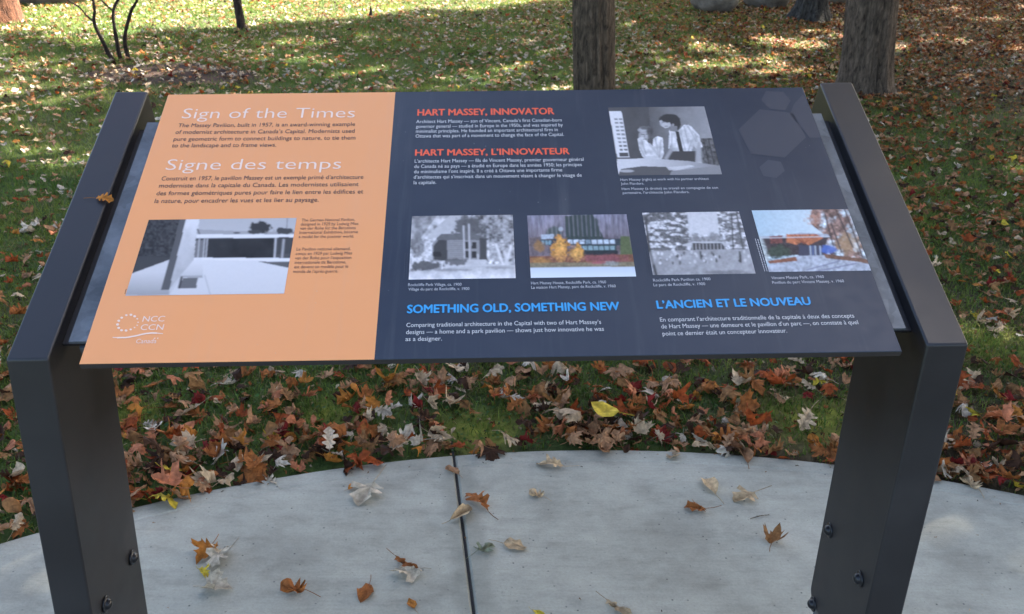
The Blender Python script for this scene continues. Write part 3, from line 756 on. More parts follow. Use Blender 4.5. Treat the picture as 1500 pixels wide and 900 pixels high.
p.line((296, 236), (318, 238), 3, G(.10)); p.line((332, 236), (350, 234), 3, G(.10)); p.line((322, 240), (320, 258), 3, G(.22)); p.line((312, 272), (334, 272), 3, G(.13)); p.ell(356, 250, 14, 40, G(.10), .8, .5); p.ell(325, 190, 48, 16, G(.07), .8, .4, .2, .08, 44)
for (a_, b_, c_, d_) in ((610, 180, 640, 300), (640, 180, 700, 290), (585, 230, 620, 350), (520, 230, 520, 340), (660, 300, 640, 360), (690, 240, 725, 320), (300, 280, 330, 380), (400, 270, 420, 370), (440, 280, 430, 400), (285, 330, 330, 410)): p.line((a_, b_), (c_, d_), 6, G(.28), .55)
p.line((640, 170), (720, 250), 5, G(.75), .6)
p.fill([(545, 215), (572, 215), (605, 362), (575, 362)], G(.03)); p.fill([(500, 240), (512, 240), (505, 340), (495, 345)], G(.6))
p.fill([(530, 360), (700, 360), (690, 440), (470, 420)], G(.05)); p.line((515, 350), (480, 412), 14, G(.32)); p.line((715, 345), (722, 450), 22, G(.36)); p.line((730, 450), (650, 462), 13, G(.45)); p.ell(370, 408, 60, 16, G(.50), .8)
p.grad([(120, 418), (340, 412), (640, 432), (890, 470), (900, 545), (115, 545)], G(.58), G(.24), 'X', 250, 860)
p.fill([(150, 490), (300, 470), (480, 475), (500, 500), (900, 520), (900, 545), (120, 545)], G(.09)); p.fill([(480, 480), (660, 462), (690, 470), (560, 500)], G(.55)); p.ell(190, 505, 60, 12, G(.45), .8)
p.fill([(520, 505), (900, 462), (900, 545), (500, 545)], G(.24)); p.tex(ALL(p), .12, .2, 8)
p.build()
# 3: old house among trees (crop D)
p = Pic([(95, 70), (698, 62), (720, 440), (78, 452)], (580, 300), 4.092, 170)
p.grad(None, G(.42), G(.55), 'Y', 60, 300)
p.fill([(60, 60), (250, 60), (150, 200), (60, 300)], G(.30)); mk = p.mask([(60, 60), (330, 60), (250, 130), (150, 240), (60, 330)]); p.tex(mk, .9, .03, 7)
p.ell(600, 130, 190, 130, G(.24), .9, .3, .3, .03, 5); mk = (p.X > 400) & (p.Y < 260); p.tex(mk, 1.3, .06, 21, 4)
p.ell(440, 130, 110, 70, G(.08), .9, .3, .5, .05, 25); p.ell(130, 250, 50, 90, G(.20), .9, .3, .4, .05, 27); p.tex((p.X < 250) & (p.Y > 200), .8, .08, 22)
p.fill([(215, 240), (260, 190), (440, 180), (540, 210), (545, 330), (220, 340)], G(.26)); p.fill([(225, 250), (260, 205), (305, 205), (310, 340), (225, 330)], G(.05)); p.fill([(320, 200), (400, 195), (395, 330), (322, 335)], G(.28))
p.fill([(240, 205), (270, 178), (450, 170), (560, 205), (550, 214), (250, 214)], G(.13)); p.fill([(330, 160), (346, 160), (346, 180), (330, 180)], G(.2))
for a in range(212, 340, 12): p.line((320, a), (400, a), 2, G(.16))
for a, b in ((412, 225), (455, 225), (412, 280), (455, 280)): p.fill([(a, b), (a + 28, b), (a + 28, b + 40), (a, b + 40)], G(.025))
p.fill([(500, 200), (545, 205), (545, 330), (500, 330)], G(.06)); p.fill([(220, 285), (270, 285), (270, 312), (220, 312)], G(.02))
for a in ((405, 130, 412, 340), (437, 120, 442, 330), (490, 300, 494, 335)): p.line(a[:2], a[2:], 5, G(.50))
p.ell(180, 370, 110, 38, G(.08), .95, .3, .5, .06, 29); p.ell(370, 345, 90, 24, G(.10), .9, .3, .5, .06, 30); p.ell(470, 350, 55, 26, G(.5), .8, .3, .4, .06, 31)
p.fill([(560, 250), (720, 240), (720, 370), (560, 330)], G(.34)); p.tex((p.X > 540) & (p.Y > 240) & (p.Y < 360), 1.2, .06, 33)
p.line((600, 240), (645, 370), 9, G(.66)); p.line((690, 250), (655, 372), 9, G(.68)); p.line((660, 300), (662, 370), 8, G(.6))
p.grad([(60, 410), (260, 385), (420, 372), (725, 362), (725, 455), (60, 460)], G(.46), G(.68), 'Y', 370, 440); p.tex(p.Y > 380, .3, .03, 35); p.ell(330, 392, 190, 10, G(.22), .7, .6, .5, .04, 38); p.ell(620, 380, 90, 12, G(.25), .7, .6, .5, .04, 39); p.line((277, 345), (277, 385), 4, G(.7))
p.tex(ALL(p), .15, .10, 36, 3); p.build()
# 4: modern house over a lake in autumn, colour (crop D)
p = Pic([(787, 70), (1380, 55), (1440, 430), (808, 442)], (580, 300), 4.092, 170)
p.grad(None, (.22, .20, .25), (.16, .12, .13), 'Y', 60, 260); p.tex(ALL(p), .7, .05, 2, 4, .012)
p.tex(p.Y < 250, .5, .2, 3, 2, .03)
p.fill([(1010, 70), (1180, 60), (1250, 210), (1020, 215)], (.030, .045, .042)); p.ell(1120, 130, 110, 90, (.030, .045, .045), .9, .3, .4, .03, 5); p.ell(950, 170, 60, 46, (.05, .07, .06), .9, .3, .4, .04, 6)
p.ell(988, 148, 16, 16, (.5, .52, .55), .7); p.fill([(800, 200), (960, 190), (960, 240), (800, 250)], (.12, .09, .09))
p.fill([(870, 180), (945, 178), (945, 205), (872, 208)], (.42, .46, .52)); p.fill([(865, 212), (930, 212), (930, 245), (868, 245)], (.03, .05, .06)); 
for x in (872, 895, 915): p.fill([(x, 216), (x + 15, 216), (x + 15, 242), (x, 242)], (.20, .30, .34))
p.fill([(930, 208), (1345, 205), (1345, 245), (930, 245)], (.04, .05, .06))
for k in range(8):
    x = 1030 + k * 36; p.fill([(x, 212), (x + 29, 211), (x + 29, 236), (x, 237)], (.52, .56, .62) if k not in (3,) else (.2, .26, .3))
p.fill([(1080, 245), (1320, 243), (1322, 280), (1080, 284)], (.03, .05, .05))
for k in range(7):
    x = 1086 + k * 33; p.fill([(x, 249), (x + 26, 249), (x + 26, 273), (x, 273)], (.24, .33, .35))
p.fill([(1120, 280), (1330, 276), (1330, 318), (1120, 320)], (.02, .025, .03)); p.tex(p.mask([(1120, 280), (1330, 276), (1330, 318), (1120, 320)]), .8, .1, 9)
p.fill([(1345, 190), (1400, 190), (1420, 300), (1345, 310)], (.10, .12, .05))
p.ell(860, 250, 40, 40, (.30, .15, .05), .8, .4, .4, .06, 11); p.ell(985, 268, 56, 84, (.50, .22, .05), 1, .2, .8, .07, 12); p.ell(985, 255, 34, 60, (.74, .36, .09), .9, .6, .9, .09, 19); p.ell(1085, 298, 50, 60, (.50, .23, .05), 1, .2, .8, .07, 13); p.ell(1080, 290, 32, 44, (.76, .38, .10), .9, .6, .9, .09, 23)
p.fill([(800, 310), (1430, 300), (1430, 380), (800, 384)], (.22, .09, .05)); m_ = p.mask([(800, 310), (1430, 300), (1430, 380), (800, 384)])
p.ell(1250, 325, 190, 28, (.24, .07, .08), .9, .5, .5, .04, 14); p.ell(860, 340, 70, 24, (.42, .20, .06), .8, .5, .5, .05, 15); p.ell(985, 300, 46, 46, (.60, .28, .08), .8, .6, .8, .09, 24); p.ell(1085, 315, 42, 36, (.60, .30, .08), .8, .6, .8, .09, 25)
p.tex((p.Y > 190) & (p.Y < 345) & (p.X > 920) & (p.X < 1140), .7, .09, 26)
for a_ in (1020, 1060, 1100, 1150, 1200): p.line((a_, 70), (a_ + 12, 205), 4, (.06, .07, .06), .6)
for a_ in range(800, 1400, 26): p.line((a_, 64), (a_ + 8, 190), 2.5, (.34, .31, .34) if a_ % 52 else (.09, .08, .09), .55)
p.fill([(800, 350), (1430, 345), (1430, 380), (800, 382)], (.22, .21, .13), .7); p.ell(1290, 355, 60, 18, (.30, .30, .28), .8, .5, .4, .1, 16); p.ell(1215, 350, 60, 10, (.42, .10, .13), .8, .5, .5, .1, 17); p.tex(m_, .6, .12, 18)
p.tex((p.Y > 180) & (p.Y < 330), .4, .15, 20, 3)
p.grad([(780, 380), (1460, 372), (1460, 450), (780, 450)], (.55, .58, .66), (.66, .68, .72), 'Y', 380, 430); p.build()
# 5: pavilion beyond a lawn full of people between pines (crop E)
p = Pic([(45, 52), (635, 42), (735, 415), (110, 438)], (930, 300), 4.167, 170)
p.grad(None, G(.56), G(.60), 'Y', 50, 200)
mk = p.mask([(30, 40), (320, 40), (330, 200), (330, 290), (60, 300)]); n = fbm(p.X * .03, p.Y * .07, seed=51, oct=5); k = (np.clip((n - .40) * 9, 0, 1) * mk * .9)[..., None]; p.c = p.c * (1 - k) + np.array(G(.08)) * k; p.tex(mk, .9, .12, 52)
mk = p.mask([(500, 40), (660, 40), (700, 290), (540, 290), (515, 180)]); n = fbm(p.X * .035, p.Y * .08, seed=57, oct=5); k = (np.clip((n - .38) * 9, 0, 1) * mk * .85)[..., None]; p.c = p.c * (1 - k) + np.array(G(.10)) * k; p.tex(mk, .9, .12, 58)
p.fill([(330, 200), (540, 190), (540, 240), (330, 240)], G(.30)); p.tex(p.mask([(330, 190), (540, 180), (540, 240), (330, 240)]), .8, .08, 61); p.ell(370, 195, 26, 26, G(.2), .8, .3, .4, .1, 62); p.ell(480, 195, 28, 30, G(.22), .8, .3, .4, .1, 63)
p.fill([(290, 245), (360, 226), (540, 228), (580, 245), (560, 252), (290, 255)], G(.50)); p.fill([(350, 236), (530, 236), (560, 275), (340, 280)], G(.05)); 
for x in range(350, 560, 22): p.line((x, 240), (x + 2, 280), 3, G(.4))
p.fill([(50, 285), (720, 270), (740, 440), (90, 440)], G(.34)); mk = p.mask([(50, 285), (720, 270), (740, 440), (90, 440)]); p.tex(mk, .35, .04, 66)
rn = random.Random(4)
for k in range(46):
    x = rn.uniform(110, 700); y = rn.uniform(285, 360); s_ = rn.uniform(5, 10); c_ = rn.choice([.62, .7, .55, .05, .1]); p.ell(x, y, s_, s_ * rn.uniform(1, 1.9), G(c_), .9, .4)
p.line((640, 290), (645, 350), 7, G(.03)); p.line((400, 290), (404, 330), 6, G(.05))
p.line((80, 240), (130, 430), 9, G(.045)); p.line((65, 80), (90, 300), 8, G(.06)); p.line((590, 60), (600, 270), 5, G(.06)); p.line((620, 50), (660, 270), 6, G(.08))
p.ell(560, 415, 170, 18, G(.12), .6, .5, .3, .05, 70); p.ell(100, 330, 30, 50, G(.5), .3); p.tex(ALL(p), .14, .12, 71, 2); p.build()
# 6: park pavilion with red timber roof and autumn trees, colour (crop E)
p = Pic([(712, 40), (1310, 25), (1450, 400), (820, 415)], (930, 300), 4.167, 170)
p.grad(None, (.42, .52, .58), (.62, .66, .68), 'X', 720, 1150)
mk = p.mask([(1080, 30), (1330, 10), (1440, 380), (1200, 330), (1150, 180), (1060, 110)]); n = fbm(p.X * .02, p.Y * .02, seed=71, oct=5); k = (np.clip((n - .36) * 6, 0, 1) * mk)[..., None]; p.c = p.c * (1 - k) + np.array((.26, .15, .12)) * k; p.tex(mk, .9, .1, 72)
p.tex(mk, 1.1, .05, 91); p.ell(1100, 90, 60, 46, (.52, .24, .15), .6, .6, .9, .07, 73); p.ell(1300, 240, 90, 80, (.40, .24, .12), .7, .5, .4, .06, 74)
p.fill([(750, 195), (900, 190), (1010, 172), (1180, 182), (1190, 200), (760, 212)], (.40, .40, .44)); 
p.fill([(770, 205), (1180, 200), (1150, 300), (800, 320)], (.05, .035, .04)); p.fill([(820, 195), (900, 188), (900, 235), (830, 240)], (.20, .06, .05)); p.tex(p.mask([(820, 195), (900, 188), (900, 235), (830, 240)]), .8, .1, 75)
p.fill([(925, 182), (1110, 182), (1150, 205), (1060, 250), (1025, 225), (985, 246), (925, 232)], (.50, .16, .07))
for a in (945, 975, 1005, 1070, 1105): p.line((a, 184), (1035, 240), 3, (.24, .06, .03))
p.line((760, 215), (805, 330), 20, (.5, .52, .5)); p.ell(880, 290, 80, 46, (.04, .06, .04), .9, .3, .5, .08, 76); p.tex(p.mask([(770, 230), (1010, 230), (1000, 330), (790, 340)]), .9, .12, 77)
p.fill([(1000, 250), (1180, 250), (1170, 310), (1000, 315)], (.05, .05, .08)); p.ell(1180, 275, 60, 30, (.07, .14, .42), .9, .3, .3, .1, 78)
for a in (1070, 1085, 1100, 1130): p.line((a, 255), (a + 4, 320), 4, (.5, .54, .6) if a != 1085 else (.10, .14, .3))
p.fill([(990, 315), (1160, 308), (1450, 370), (1460, 420), (810, 425), (810, 375)], (.42, .42, .46)); p.fill([(810, 345), (985, 318), (990, 345), (820, 362)], (.25, .09, .05)); p.fill([(1150, 300), (1420, 335), (1430, 358), (1165, 328)], (.17, .08, .05)); p.tex(p.Y > 300, .6, .08, 79); p.tex(p.mask([(820, 180), (1150, 180), (1150, 250), (820, 250)]), .6, .09, 92); p.line((770, 205), (1185, 196), 3, (.62, .62, .64), .8)
for a in ((1280, 30, 1390, 320), (1240, 60, 1330, 260), (1200, 120, 1260, 290), (1160, 60, 1210, 250)): p.line(a[:2], a[2:], 5, (.06, .04, .04))
for a in ((1050, 400, 1250, 345), (1100, 410, 1350, 360)): p.line(a[:2], a[2:], 4, (.14, .13, .2), .8)
p.tex(ALL(p), .15, .10, 80, 3); p.build()

# ------------------------------------------------------------------ leaves
rng = np.random.default_rng(7)
MAPLE = [(0, 0), (.10, -.06), (.34, -.14), (.30, -.02), (.52, .03), (.44, .12), (.60, .24), (.82, .40), (.66, .44), (.70, .60), (.50, .52), (.30, .46), (.30, .62), (.38, .78), (.22, .74), (.16, .88), (.0, 1.08)]
MAPLE = [(a * .66, b * .70) for a, b in MAPLE]
OAK = [(0, 0), (.05, .10), (.20, .14), (.11, .24), (.30, .33), (.31, .40), (.12, .42), (.20, .50), (.38, .58), (.35, .66), (.15, .66), (.20, .75), (.27, .84), (.14, .90), (.06, 1.0), (0, 1.02)]
OVAL = [(0, 0), (.14, .06), (.27, .2), (.34, .38), (.34, .55), (.27, .72), (.15, .88), (0, 1.0)]
def leaf_geo(kind, seed, curl=1.0, low=False):
    r = random.Random(seed)
    half = {'maple': MAPLE, 'oak': OAK, 'oval': OVAL}[kind]
    if low: half = half[::2] + ([half[-1]] if (len(half) - 1) % 2 else [])
    out = list(half) + [(-x, y) for (x, y) in half[-2:0:-1]]
    out = np.array([(x * r.uniform(.88, 1.1) if abs(x) > .05 else x + r.uniform(-.01, .01), y + r.uniform(-.02, .02)) for x, y in out])
    sk = r.uniform(-.12, .12); out[:, 0] += sk * out[:, 1] ** 2
    n = len(out)
    cy = {'maple': .2, 'oak': .5, 'oval': .45}[kind]
    if kind == 'maple': rings = [1.0, .62, .3]
    else: rings = [1.0, .5]
    if low: rings = [1.0]
    P = []
    for k in rings:
        if kind == 'maple': q_ = np.c_[out[:, 0] * k, cy + (out[:, 1] - cy) * k]
        else: q_ = np.c_[out[:, 0] * k, cy + (out[:, 1] - cy) * (k if k == 1 else .86)]
        P.append(q_)
    P = np.concatenate(P + [np.array([[0, cy]])])
    F = []
    for a in range(len(rings) - 1):
        for i in range(n):
            j = (i + 1) % n; F += [(a * n + i, a * n + j, (a + 1) * n + j), (a * n + i, (a + 1) * n + j, (a + 1) * n + i)]
    a = (len(rings) - 1) * n; c = len(P) - 1
    F += [(a + i, a + (i + 1) % n, c) for i in range(n)]
    x, y = P[:, 0], P[:, 1]
    rr = np.hypot(x, y - cy)
    z = r.uniform(-.1, .55) * curl * np.abs(x) + r.uniform(-.5, .5) * curl * (y - cy) ** 2 + r.uniform(-.2, .9) * curl * x * x
    ang = np.arctan2(y - cy, x); ph = r.uniform(0, 6)
    z = z + curl * .16 * rr * np.sin(ang * r.choice([2, 3]) + ph) + curl * .22 * rr ** 2 * np.sin(ang * 5 + ph * 2)
    z = z + (.14 * curl + .03) * (vnoise(x * 6 + seed, y * 6, seed=seed) - .5) + .07 * (vnoise(x * 13 + seed, y * 13, seed=seed + 9) - .5)
    # real curling: roll about the long axis
    k = r.uniform(0, 1.5) * curl * r.choice([0, .6, 1]); 
    if k > .05:
        xr = np.sin(x * k * 2) / (k * 2); z = z + (1 - np.cos(x * k * 2)) / (k * 2); x = xr
    k = r.uniform(-1.0, 1.0) * curl
    if abs(k) > .05:
        yc = y - cy; y2 = np.sin(yc * k) / k; z = z + (1 - np.cos(yc * k)) / k; y = y2 + cy
    for _ in range(2):
        th = r.uniform(0, math.pi); k = r.uniform(0, 2.3) * curl * r.choice([0, .5, 1]) * r.choice([-1, 1])
        if abs(k) < .1: continue
        u = x * math.cos(th) + (y - cy) * math.sin(th) - r.uniform(-.1, .1); w = -x * math.sin(th) + (y - cy) * math.cos(th)
        if r.random() < .5: u = np.where(u > 0, u, u * .25)
        un = np.sin(u * k) / k + 0 * u; z = z + (1 - np.cos(u * k)) / k
        x = un * math.cos(th) - w * math.sin(th); y = cy + un * math.sin(th) + w * math.cos(th)
    V = np.c_[x, y, z]
    shade = 1 - .22 * np.exp(-np.abs(P[:, 0]) * 9) + .15 * (vnoise(P[:, 0] * 6, P[:, 1] * 6 + seed, seed=seed + 3) - .5) * 2 - .18 * (rr > rr.max() * .8)
    if not low:  # stem
        b = len(V); L_ = r.uniform(.25, .6); dx = r.uniform(-.12, .12); w = .012; x0_, y0_, z0 = V[0]
        S = []
        for t in (0, .5, 1):
            cxs, cys, czs = x0_ + dx * t * t, y0_ - L_ * t, z0 + r.uniform(-.02, .05) * t * 2
            S += [(cxs - w, cys, czs), (cxs + w, cys, czs), (cxs, cys, czs + 1.6 * w)]
        V = np.concatenate([V, np.array(S)])
        for t in (0, 1):
            for i in range(3):
                j = (i + 1) % 3; p0, p1, p2, p3 = b + t * 3 + i, b + t * 3 + j, b + t * 3 + 3 + j, b + t * 3 + 3 + i
                F += [(p0, p1, p2), (p0, p2, p3)]
        F += [(0, b, b + 1), (0, b + 1, b + 2)]
        shade = np.concatenate([shade, np.full(9, .75)])
    V[:, 2] -= V[:, 2].min()
    return V, np.array(F), np.clip(shade, .4, 1.3)
COLS = {
    'pale tan': (.54, .39, .24), 'pale grey': (.60, .50, .38), 'pinkish tan': (.42, .22, .11), 'tan brown': (.30, .145, .055),
    'dark brown': (.06, .028, .015), 'orange brown': (.36, .125, .035), 'rust red': (.32, .070, .018), 'deep red': (.19, .018, .014),
    'orange': (.50, .19, .035), 'yellow': (.62, .46, .05), 'greenish grey': (.30, .32, .20), 'salmon': (.52, .19, .09)}
CN = list(COLS)
COLS['bleached'] = (.62, .52, .38); COLS['straw'] = (.56, .40, .23)
W_NEAR = dict(zip(CN, [.10, .05, .20, .16, .13, .15, .12, .05, .05, .012, .005, .09]))
W_LEFT = dict(zip(CN, [.27, .18, .18, .13, .08, .05, .04, .02, .02, .02, .02, .01]))
W_RIGHT = dict(zip(CN, [.09, .03, .16, .22, .19, .17, .10, .02, .01, .01, .005, .02]))
def pickc(x, y):
    if y < 2.4 and abs(x) < 2.2: w = W_NEAR
    elif x > 1.6: w = W_RIGHT
    else: w = W_LEFT
    p_ = np.array([w[c] for c in CN]); return CN[rng.choice(len(CN), p=p_ / p_.sum())]
# scatter positions over the lawn in view (and a little beyond its sides)
NC = 60000
cand = np.c_[rng.uniform(-8.5, 10, NC * 4), rng.uniform(-.6, 13, NC * 4)]
e = pad_dist(cand[:, 0], cand[:, 1]); x_, y_ = cand[:, 0], cand[:, 1]
rho = np.where(e < .14, 1150, np.where(e < .24, 760, np.where(e < .5, 540, np.where(e < 1.0, 330, 200))))
rho = rho * np.where((x_ < -.55) & (e < .7), .75, 1)
right = np.clip((x_ - .9) / 1.6, 0, 1); rho = rho + right * 190 * (e > .4)
left_thin = (x_ < -.9) & (y_ > 1.5) & (y_ < 4.5); rho = np.where(left_thin, 230, rho)
dm = np.hypot((x_ - MULCH[0]) / 1.8, (y_ - MULCH[1]) / .8); rho = rho + 55 * (dm < 1)
rho = rho * (.45 + 1.1 * fbm(x_ * 1.4, y_ * 1.4, seed=77)) * np.clip(1 + (y_ - 4.5) * .12, 1, 1.3) * np.where(y_ > 2.2, np.clip(1.05 + .12 * (x_ + .5), .95, 1.3), 1)
for (mx, my, rr) in [(*on_ground(700, 625)[:2], .12), (*on_ground(1190, 610)[:2], .17), (*on_ground(480, 600)[:2], .07), (*on_ground(1465, 508)[:2], .14)]:
    rho = np.where(np.hypot(x_ - mx, y_ - my) < rr, rho * .08, rho)
area = 18.5 * 13.6; keep = (rng.random(len(cand)) < rho * area / len(cand) * 1.0) & (e > -.012)
# stay inside a widened view wedge
wx, wy, wz = to_px(np.c_[cand, np.zeros(len(cand))])
keep &= (wx > -500) & (wx < 2000) & (wy > -60) & (wz > 0)
for (tx, ty, tr) in ((2.88, 6.03, .24), (.87, 5.1, .16)): keep &= np.hypot(x_ - tx, y_ - ty) > tr
P = cand[keep]
dist = np.hypot(P[:, 0] - EYE.x, P[:, 1] - EYE.y); order = np.argsort(dist); P = P[order]; dist = dist[order]
ppx, ppy, _ = to_px(np.c_[P, np.zeros(len(P))])
def hidden(px, py):
    poly = [(114, 536), (246, 136), (1176, 127), (1322, 514)]
    a = inside(poly, px, py)
    for q_ in ([(5, 525), (168, 135), (232, 136), (230, 180), (165, 545), (218, 900), (77, 900)], [(1418, 505), (1249, 120), (1184, 120), (1250, 540), (1184, 900), (1322, 900)]): a |= inside(q_, px, py)
    return a
vis = ~hidden(ppx, ppy) & (ppx > -15) & (ppx < 1515) & (ppy > 0) & (ppy < 910)
print('leaves', len(P), 'visible', vis.sum())
leaf_cache = {}
def leaf_mesh(kind, variant, cname, curl=1.0):
    key = (kind, variant, cname, curl)
    if key not in leaf_cache:
        V, F, sh = leaf_geo(kind, variant * 7 + {'maple': 1, 'oak': 2, 'oval': 3}[kind] * 100, curl)
        c = np.array(COLS[cname]) * sh[:, None] * (1 + .12 * np.sin(variant))
        leaf_cache[key] = fast_mesh(kind + '_leaf', V, F, M['single_leaf'], c, True)
    return leaf_cache[key]
def rotm(rx, ry, rz): return np.array(Euler((rx, ry, rz)).to_matrix())
SHAPE = {'maple': 'maple leaf', 'oak': 'lobed oak leaf', 'oval': 'oval leaf'}
def place_of(x, y, px, py):
    e_ = float(pad_dist(x, y))
    if px < 90: side = 'left of left post'
    elif px > 1370: side = 'right of right post'
    elif px < 430: side = 'below panel beside left post'
    elif px < 680: side = 'below orange panel half'
    elif px < 850: side = 'below panel near moss'
    elif px < 1010: side = 'near broad yellow leaf'
    else: side = 'below panel by right post'
    return ('at pad edge ' if e_ < .2 else 'on grass ') + side
LV = []
n_ind = 0; indiv = np.zeros(len(P), bool)
stuffV, stuffF, stuffC, nb = [], [], [], 0
low_cache = {}
for i, (x, y) in enumerate(P):
    kind = 'oak' if rng.random() < .30 else ('maple' if rng.random() < .80 else 'oval')
    cname = pickc(x, y)
    e_ = float(pad_dist(x, y)); dd = dist[i]
    size = rng.uniform(.046, .088) * (1.0 if kind != 'oval' else .8) * (.8 if rng.random() < .35 else 1)
    tilt = .48 if e_ < .3 else .26
    if dd > 3.6: size *= .92 - .16 * min(1, dd - 3.6)
    rx, ry, rz = rng.normal(0, tilt), rng.normal(0, tilt), rng.uniform(0, 2 * math.pi)
    if rng.random() < .35: rx += math.pi
    z = float(ground_z(x, y)) + (rng.uniform(0, .028) if e_ < .3 else rng.uniform(.002, .02))
    variant = int(rng.integers(0, 7)); cv = float(rng.choice([.5, .85, 1.4]))
    if vis[i] and n_ind < 300:
        me = leaf_mesh(kind, variant, cname, cv)
        V = np.zeros(len(me.vertices) * 3); me.vertices.foreach_get('co', V); V = V.reshape(-1, 3)
        rm = rotm(rx, ry, rz); zmin = (V @ rm.T)[:, 2].min() * size
        o = bpy.data.objects.new(kind + '_leaf', me); o.location = (x, y, z - zmin * .8); o.rotation_euler = (rx, ry, rz); o.scale = (size,) * 3
        link(o); n_ind += 1; indiv[i] = True
        look = 'flat' if cv < .9 else ('curled' if cv < 1.2 else 'crumpled')
        sz = 'small ' if size < .052 else ('large ' if size > .080 else '')
        tag(o, None, 'leaf', 'fallen leaves on the grass behind the pad')
        LV.append((o, x, y, sz, look, cname, kind, place_of(x, y, ppx[i], ppy[i])))
    else:
        low = dd > 4.6
        key = (kind, variant, low, cv)
        if key not in low_cache: low_cache[key] = leaf_geo(kind, variant * 7 + 31, cv, low)
        V, F, sh = low_cache[key]
        Vw = (V * size) @ rotm(rx, ry, rz).T; zmin = Vw[:, 2].min()
        stuffV.append(Vw + [x, y, z - zmin * .8]); stuffF.append(F + nb); nb += len(V)
        stuffC.append(np.array(COLS[cname]) * sh[:, None] * rng.uniform(.8, 1.2))
# crumbs and broken bits between the leaves
nd = 14000; gx_ = rng.uniform(-3.2, 3.6, nd); gy_ = rng.uniform(-.4, 4.2, nd); ed = pad_dist(gx_, gy_)
kk = (ed > .004) & (rng.random(nd) < np.clip(1.1 - ed * .35, .2, 1)); gx_, gy_ = gx_[kk], gy_[kk]; gz_ = ground_z(gx_, gy_)
frag = [leaf_geo(kd, 400 + i_, 1.4, True) for i_ in range(8) for kd in ('oval', 'oak')]
for x, y, z in zip(gx_, gy_, gz_):
    V, F, sh = frag[int(rng.integers(0, 16))]; sz_ = rng.uniform(.008, .028)
    Vw = (V * [sz_ * rng.uniform(.25, 1), sz_, sz_]) @ rotm(rng.normal(0, .4), rng.normal(0, .4), rng.uniform(0, 6.28)).T
    stuffV.append(Vw + [x, y, z + rng.uniform(.004, .016) - Vw[:, 2].min()]); stuffF.append(F + nb); nb += len(V)
    stuffC.append(np.array(COLS[['tan brown', 'dark brown', 'pinkish tan', 'pale tan', 'orange brown'][int(rng.integers(0, 5))]]) * sh[:, None] * rng.uniform(.6, 1.2))
cv_, cf_, cc_, cn_ = [], [], [], 0
for _ in range(170):
    a_ = rng.uniform(.15, 2.95); rr_ = PAD_R - (rng.uniform(.0, .1) if rng.random() < .45 else rng.uniform(.0, 1.3)) - .01
    x, y = PAD_C[0] + rr_ * math.cos(a_), PAD_C[1] + rr_ * math.sin(a_)
    V, F, sh = frag[int(rng.integers(0, 16))]; sz_ = rng.uniform(.003, .011)
    Vw = (V * [sz_ * .6, sz_, sz_ * .6]) @ rotm(rng.normal(0, .2), rng.normal(0, .2), rng.uniform(0, 6.28)).T
    cv_.append(Vw + [x, y, .0006 - Vw[:, 2].min()]); cf_.append(F + cn_); cn_ += len(V); cc_.append(np.array(COLS[['dark brown', 'tan brown', 'pale tan'][int(rng.integers(0, 3))]]) * sh[:, None])
tag(link(bpy.data.objects.new('leaf_crumbs', fast_mesh('leaf_crumbs', np.concatenate(cv_), np.concatenate(cf_), M['leaf'], np.concatenate(cc_)))), 'tiny dark crumbs of leaf litter scattered over the concrete pad', 'litter', kind='stuff')
XY = np.array([(q_[1], q_[2]) for q_ in LV])
_used = set()
for k, q_ in enumerate(LV):
    d = np.hypot(*(XY - XY[k]).T); d[k] = 9
    for j in np.argsort(d)[:6]:
        nb_ = LV[int(j)]
        if abs(XY[k, 0] - XY[j, 0]) > abs(XY[k, 1] - XY[j, 1]): side_ = 'right of' if XY[k, 0] > XY[j, 0] else 'left of'
        else: side_ = 'behind' if XY[k, 1] > XY[j, 1] else 'before'
        lab = ' '.join(f"{q_[3]}{q_[4]} {q_[5]} {q_[6]} leaf {q_[7]}, {side_} {nb_[5]} one".split()[:16])
        if lab not in _used: break
    _used.add(lab); q_[0]['label'] = lab
me = fast_mesh('fallen_leaves', np.concatenate(stuffV), np.concatenate(stuffF), M['leaf'], np.concatenate(stuffC), True)
tag(link(bpy.data.objects.new('fallen_leaves', me)), 'carpet of brown, tan and red fallen leaves strewn over the lawn', 'fallen leaves', kind='stuff')
print('individual leaves', n_ind, 'stuff tris', sum(len(f) for f in stuffF))

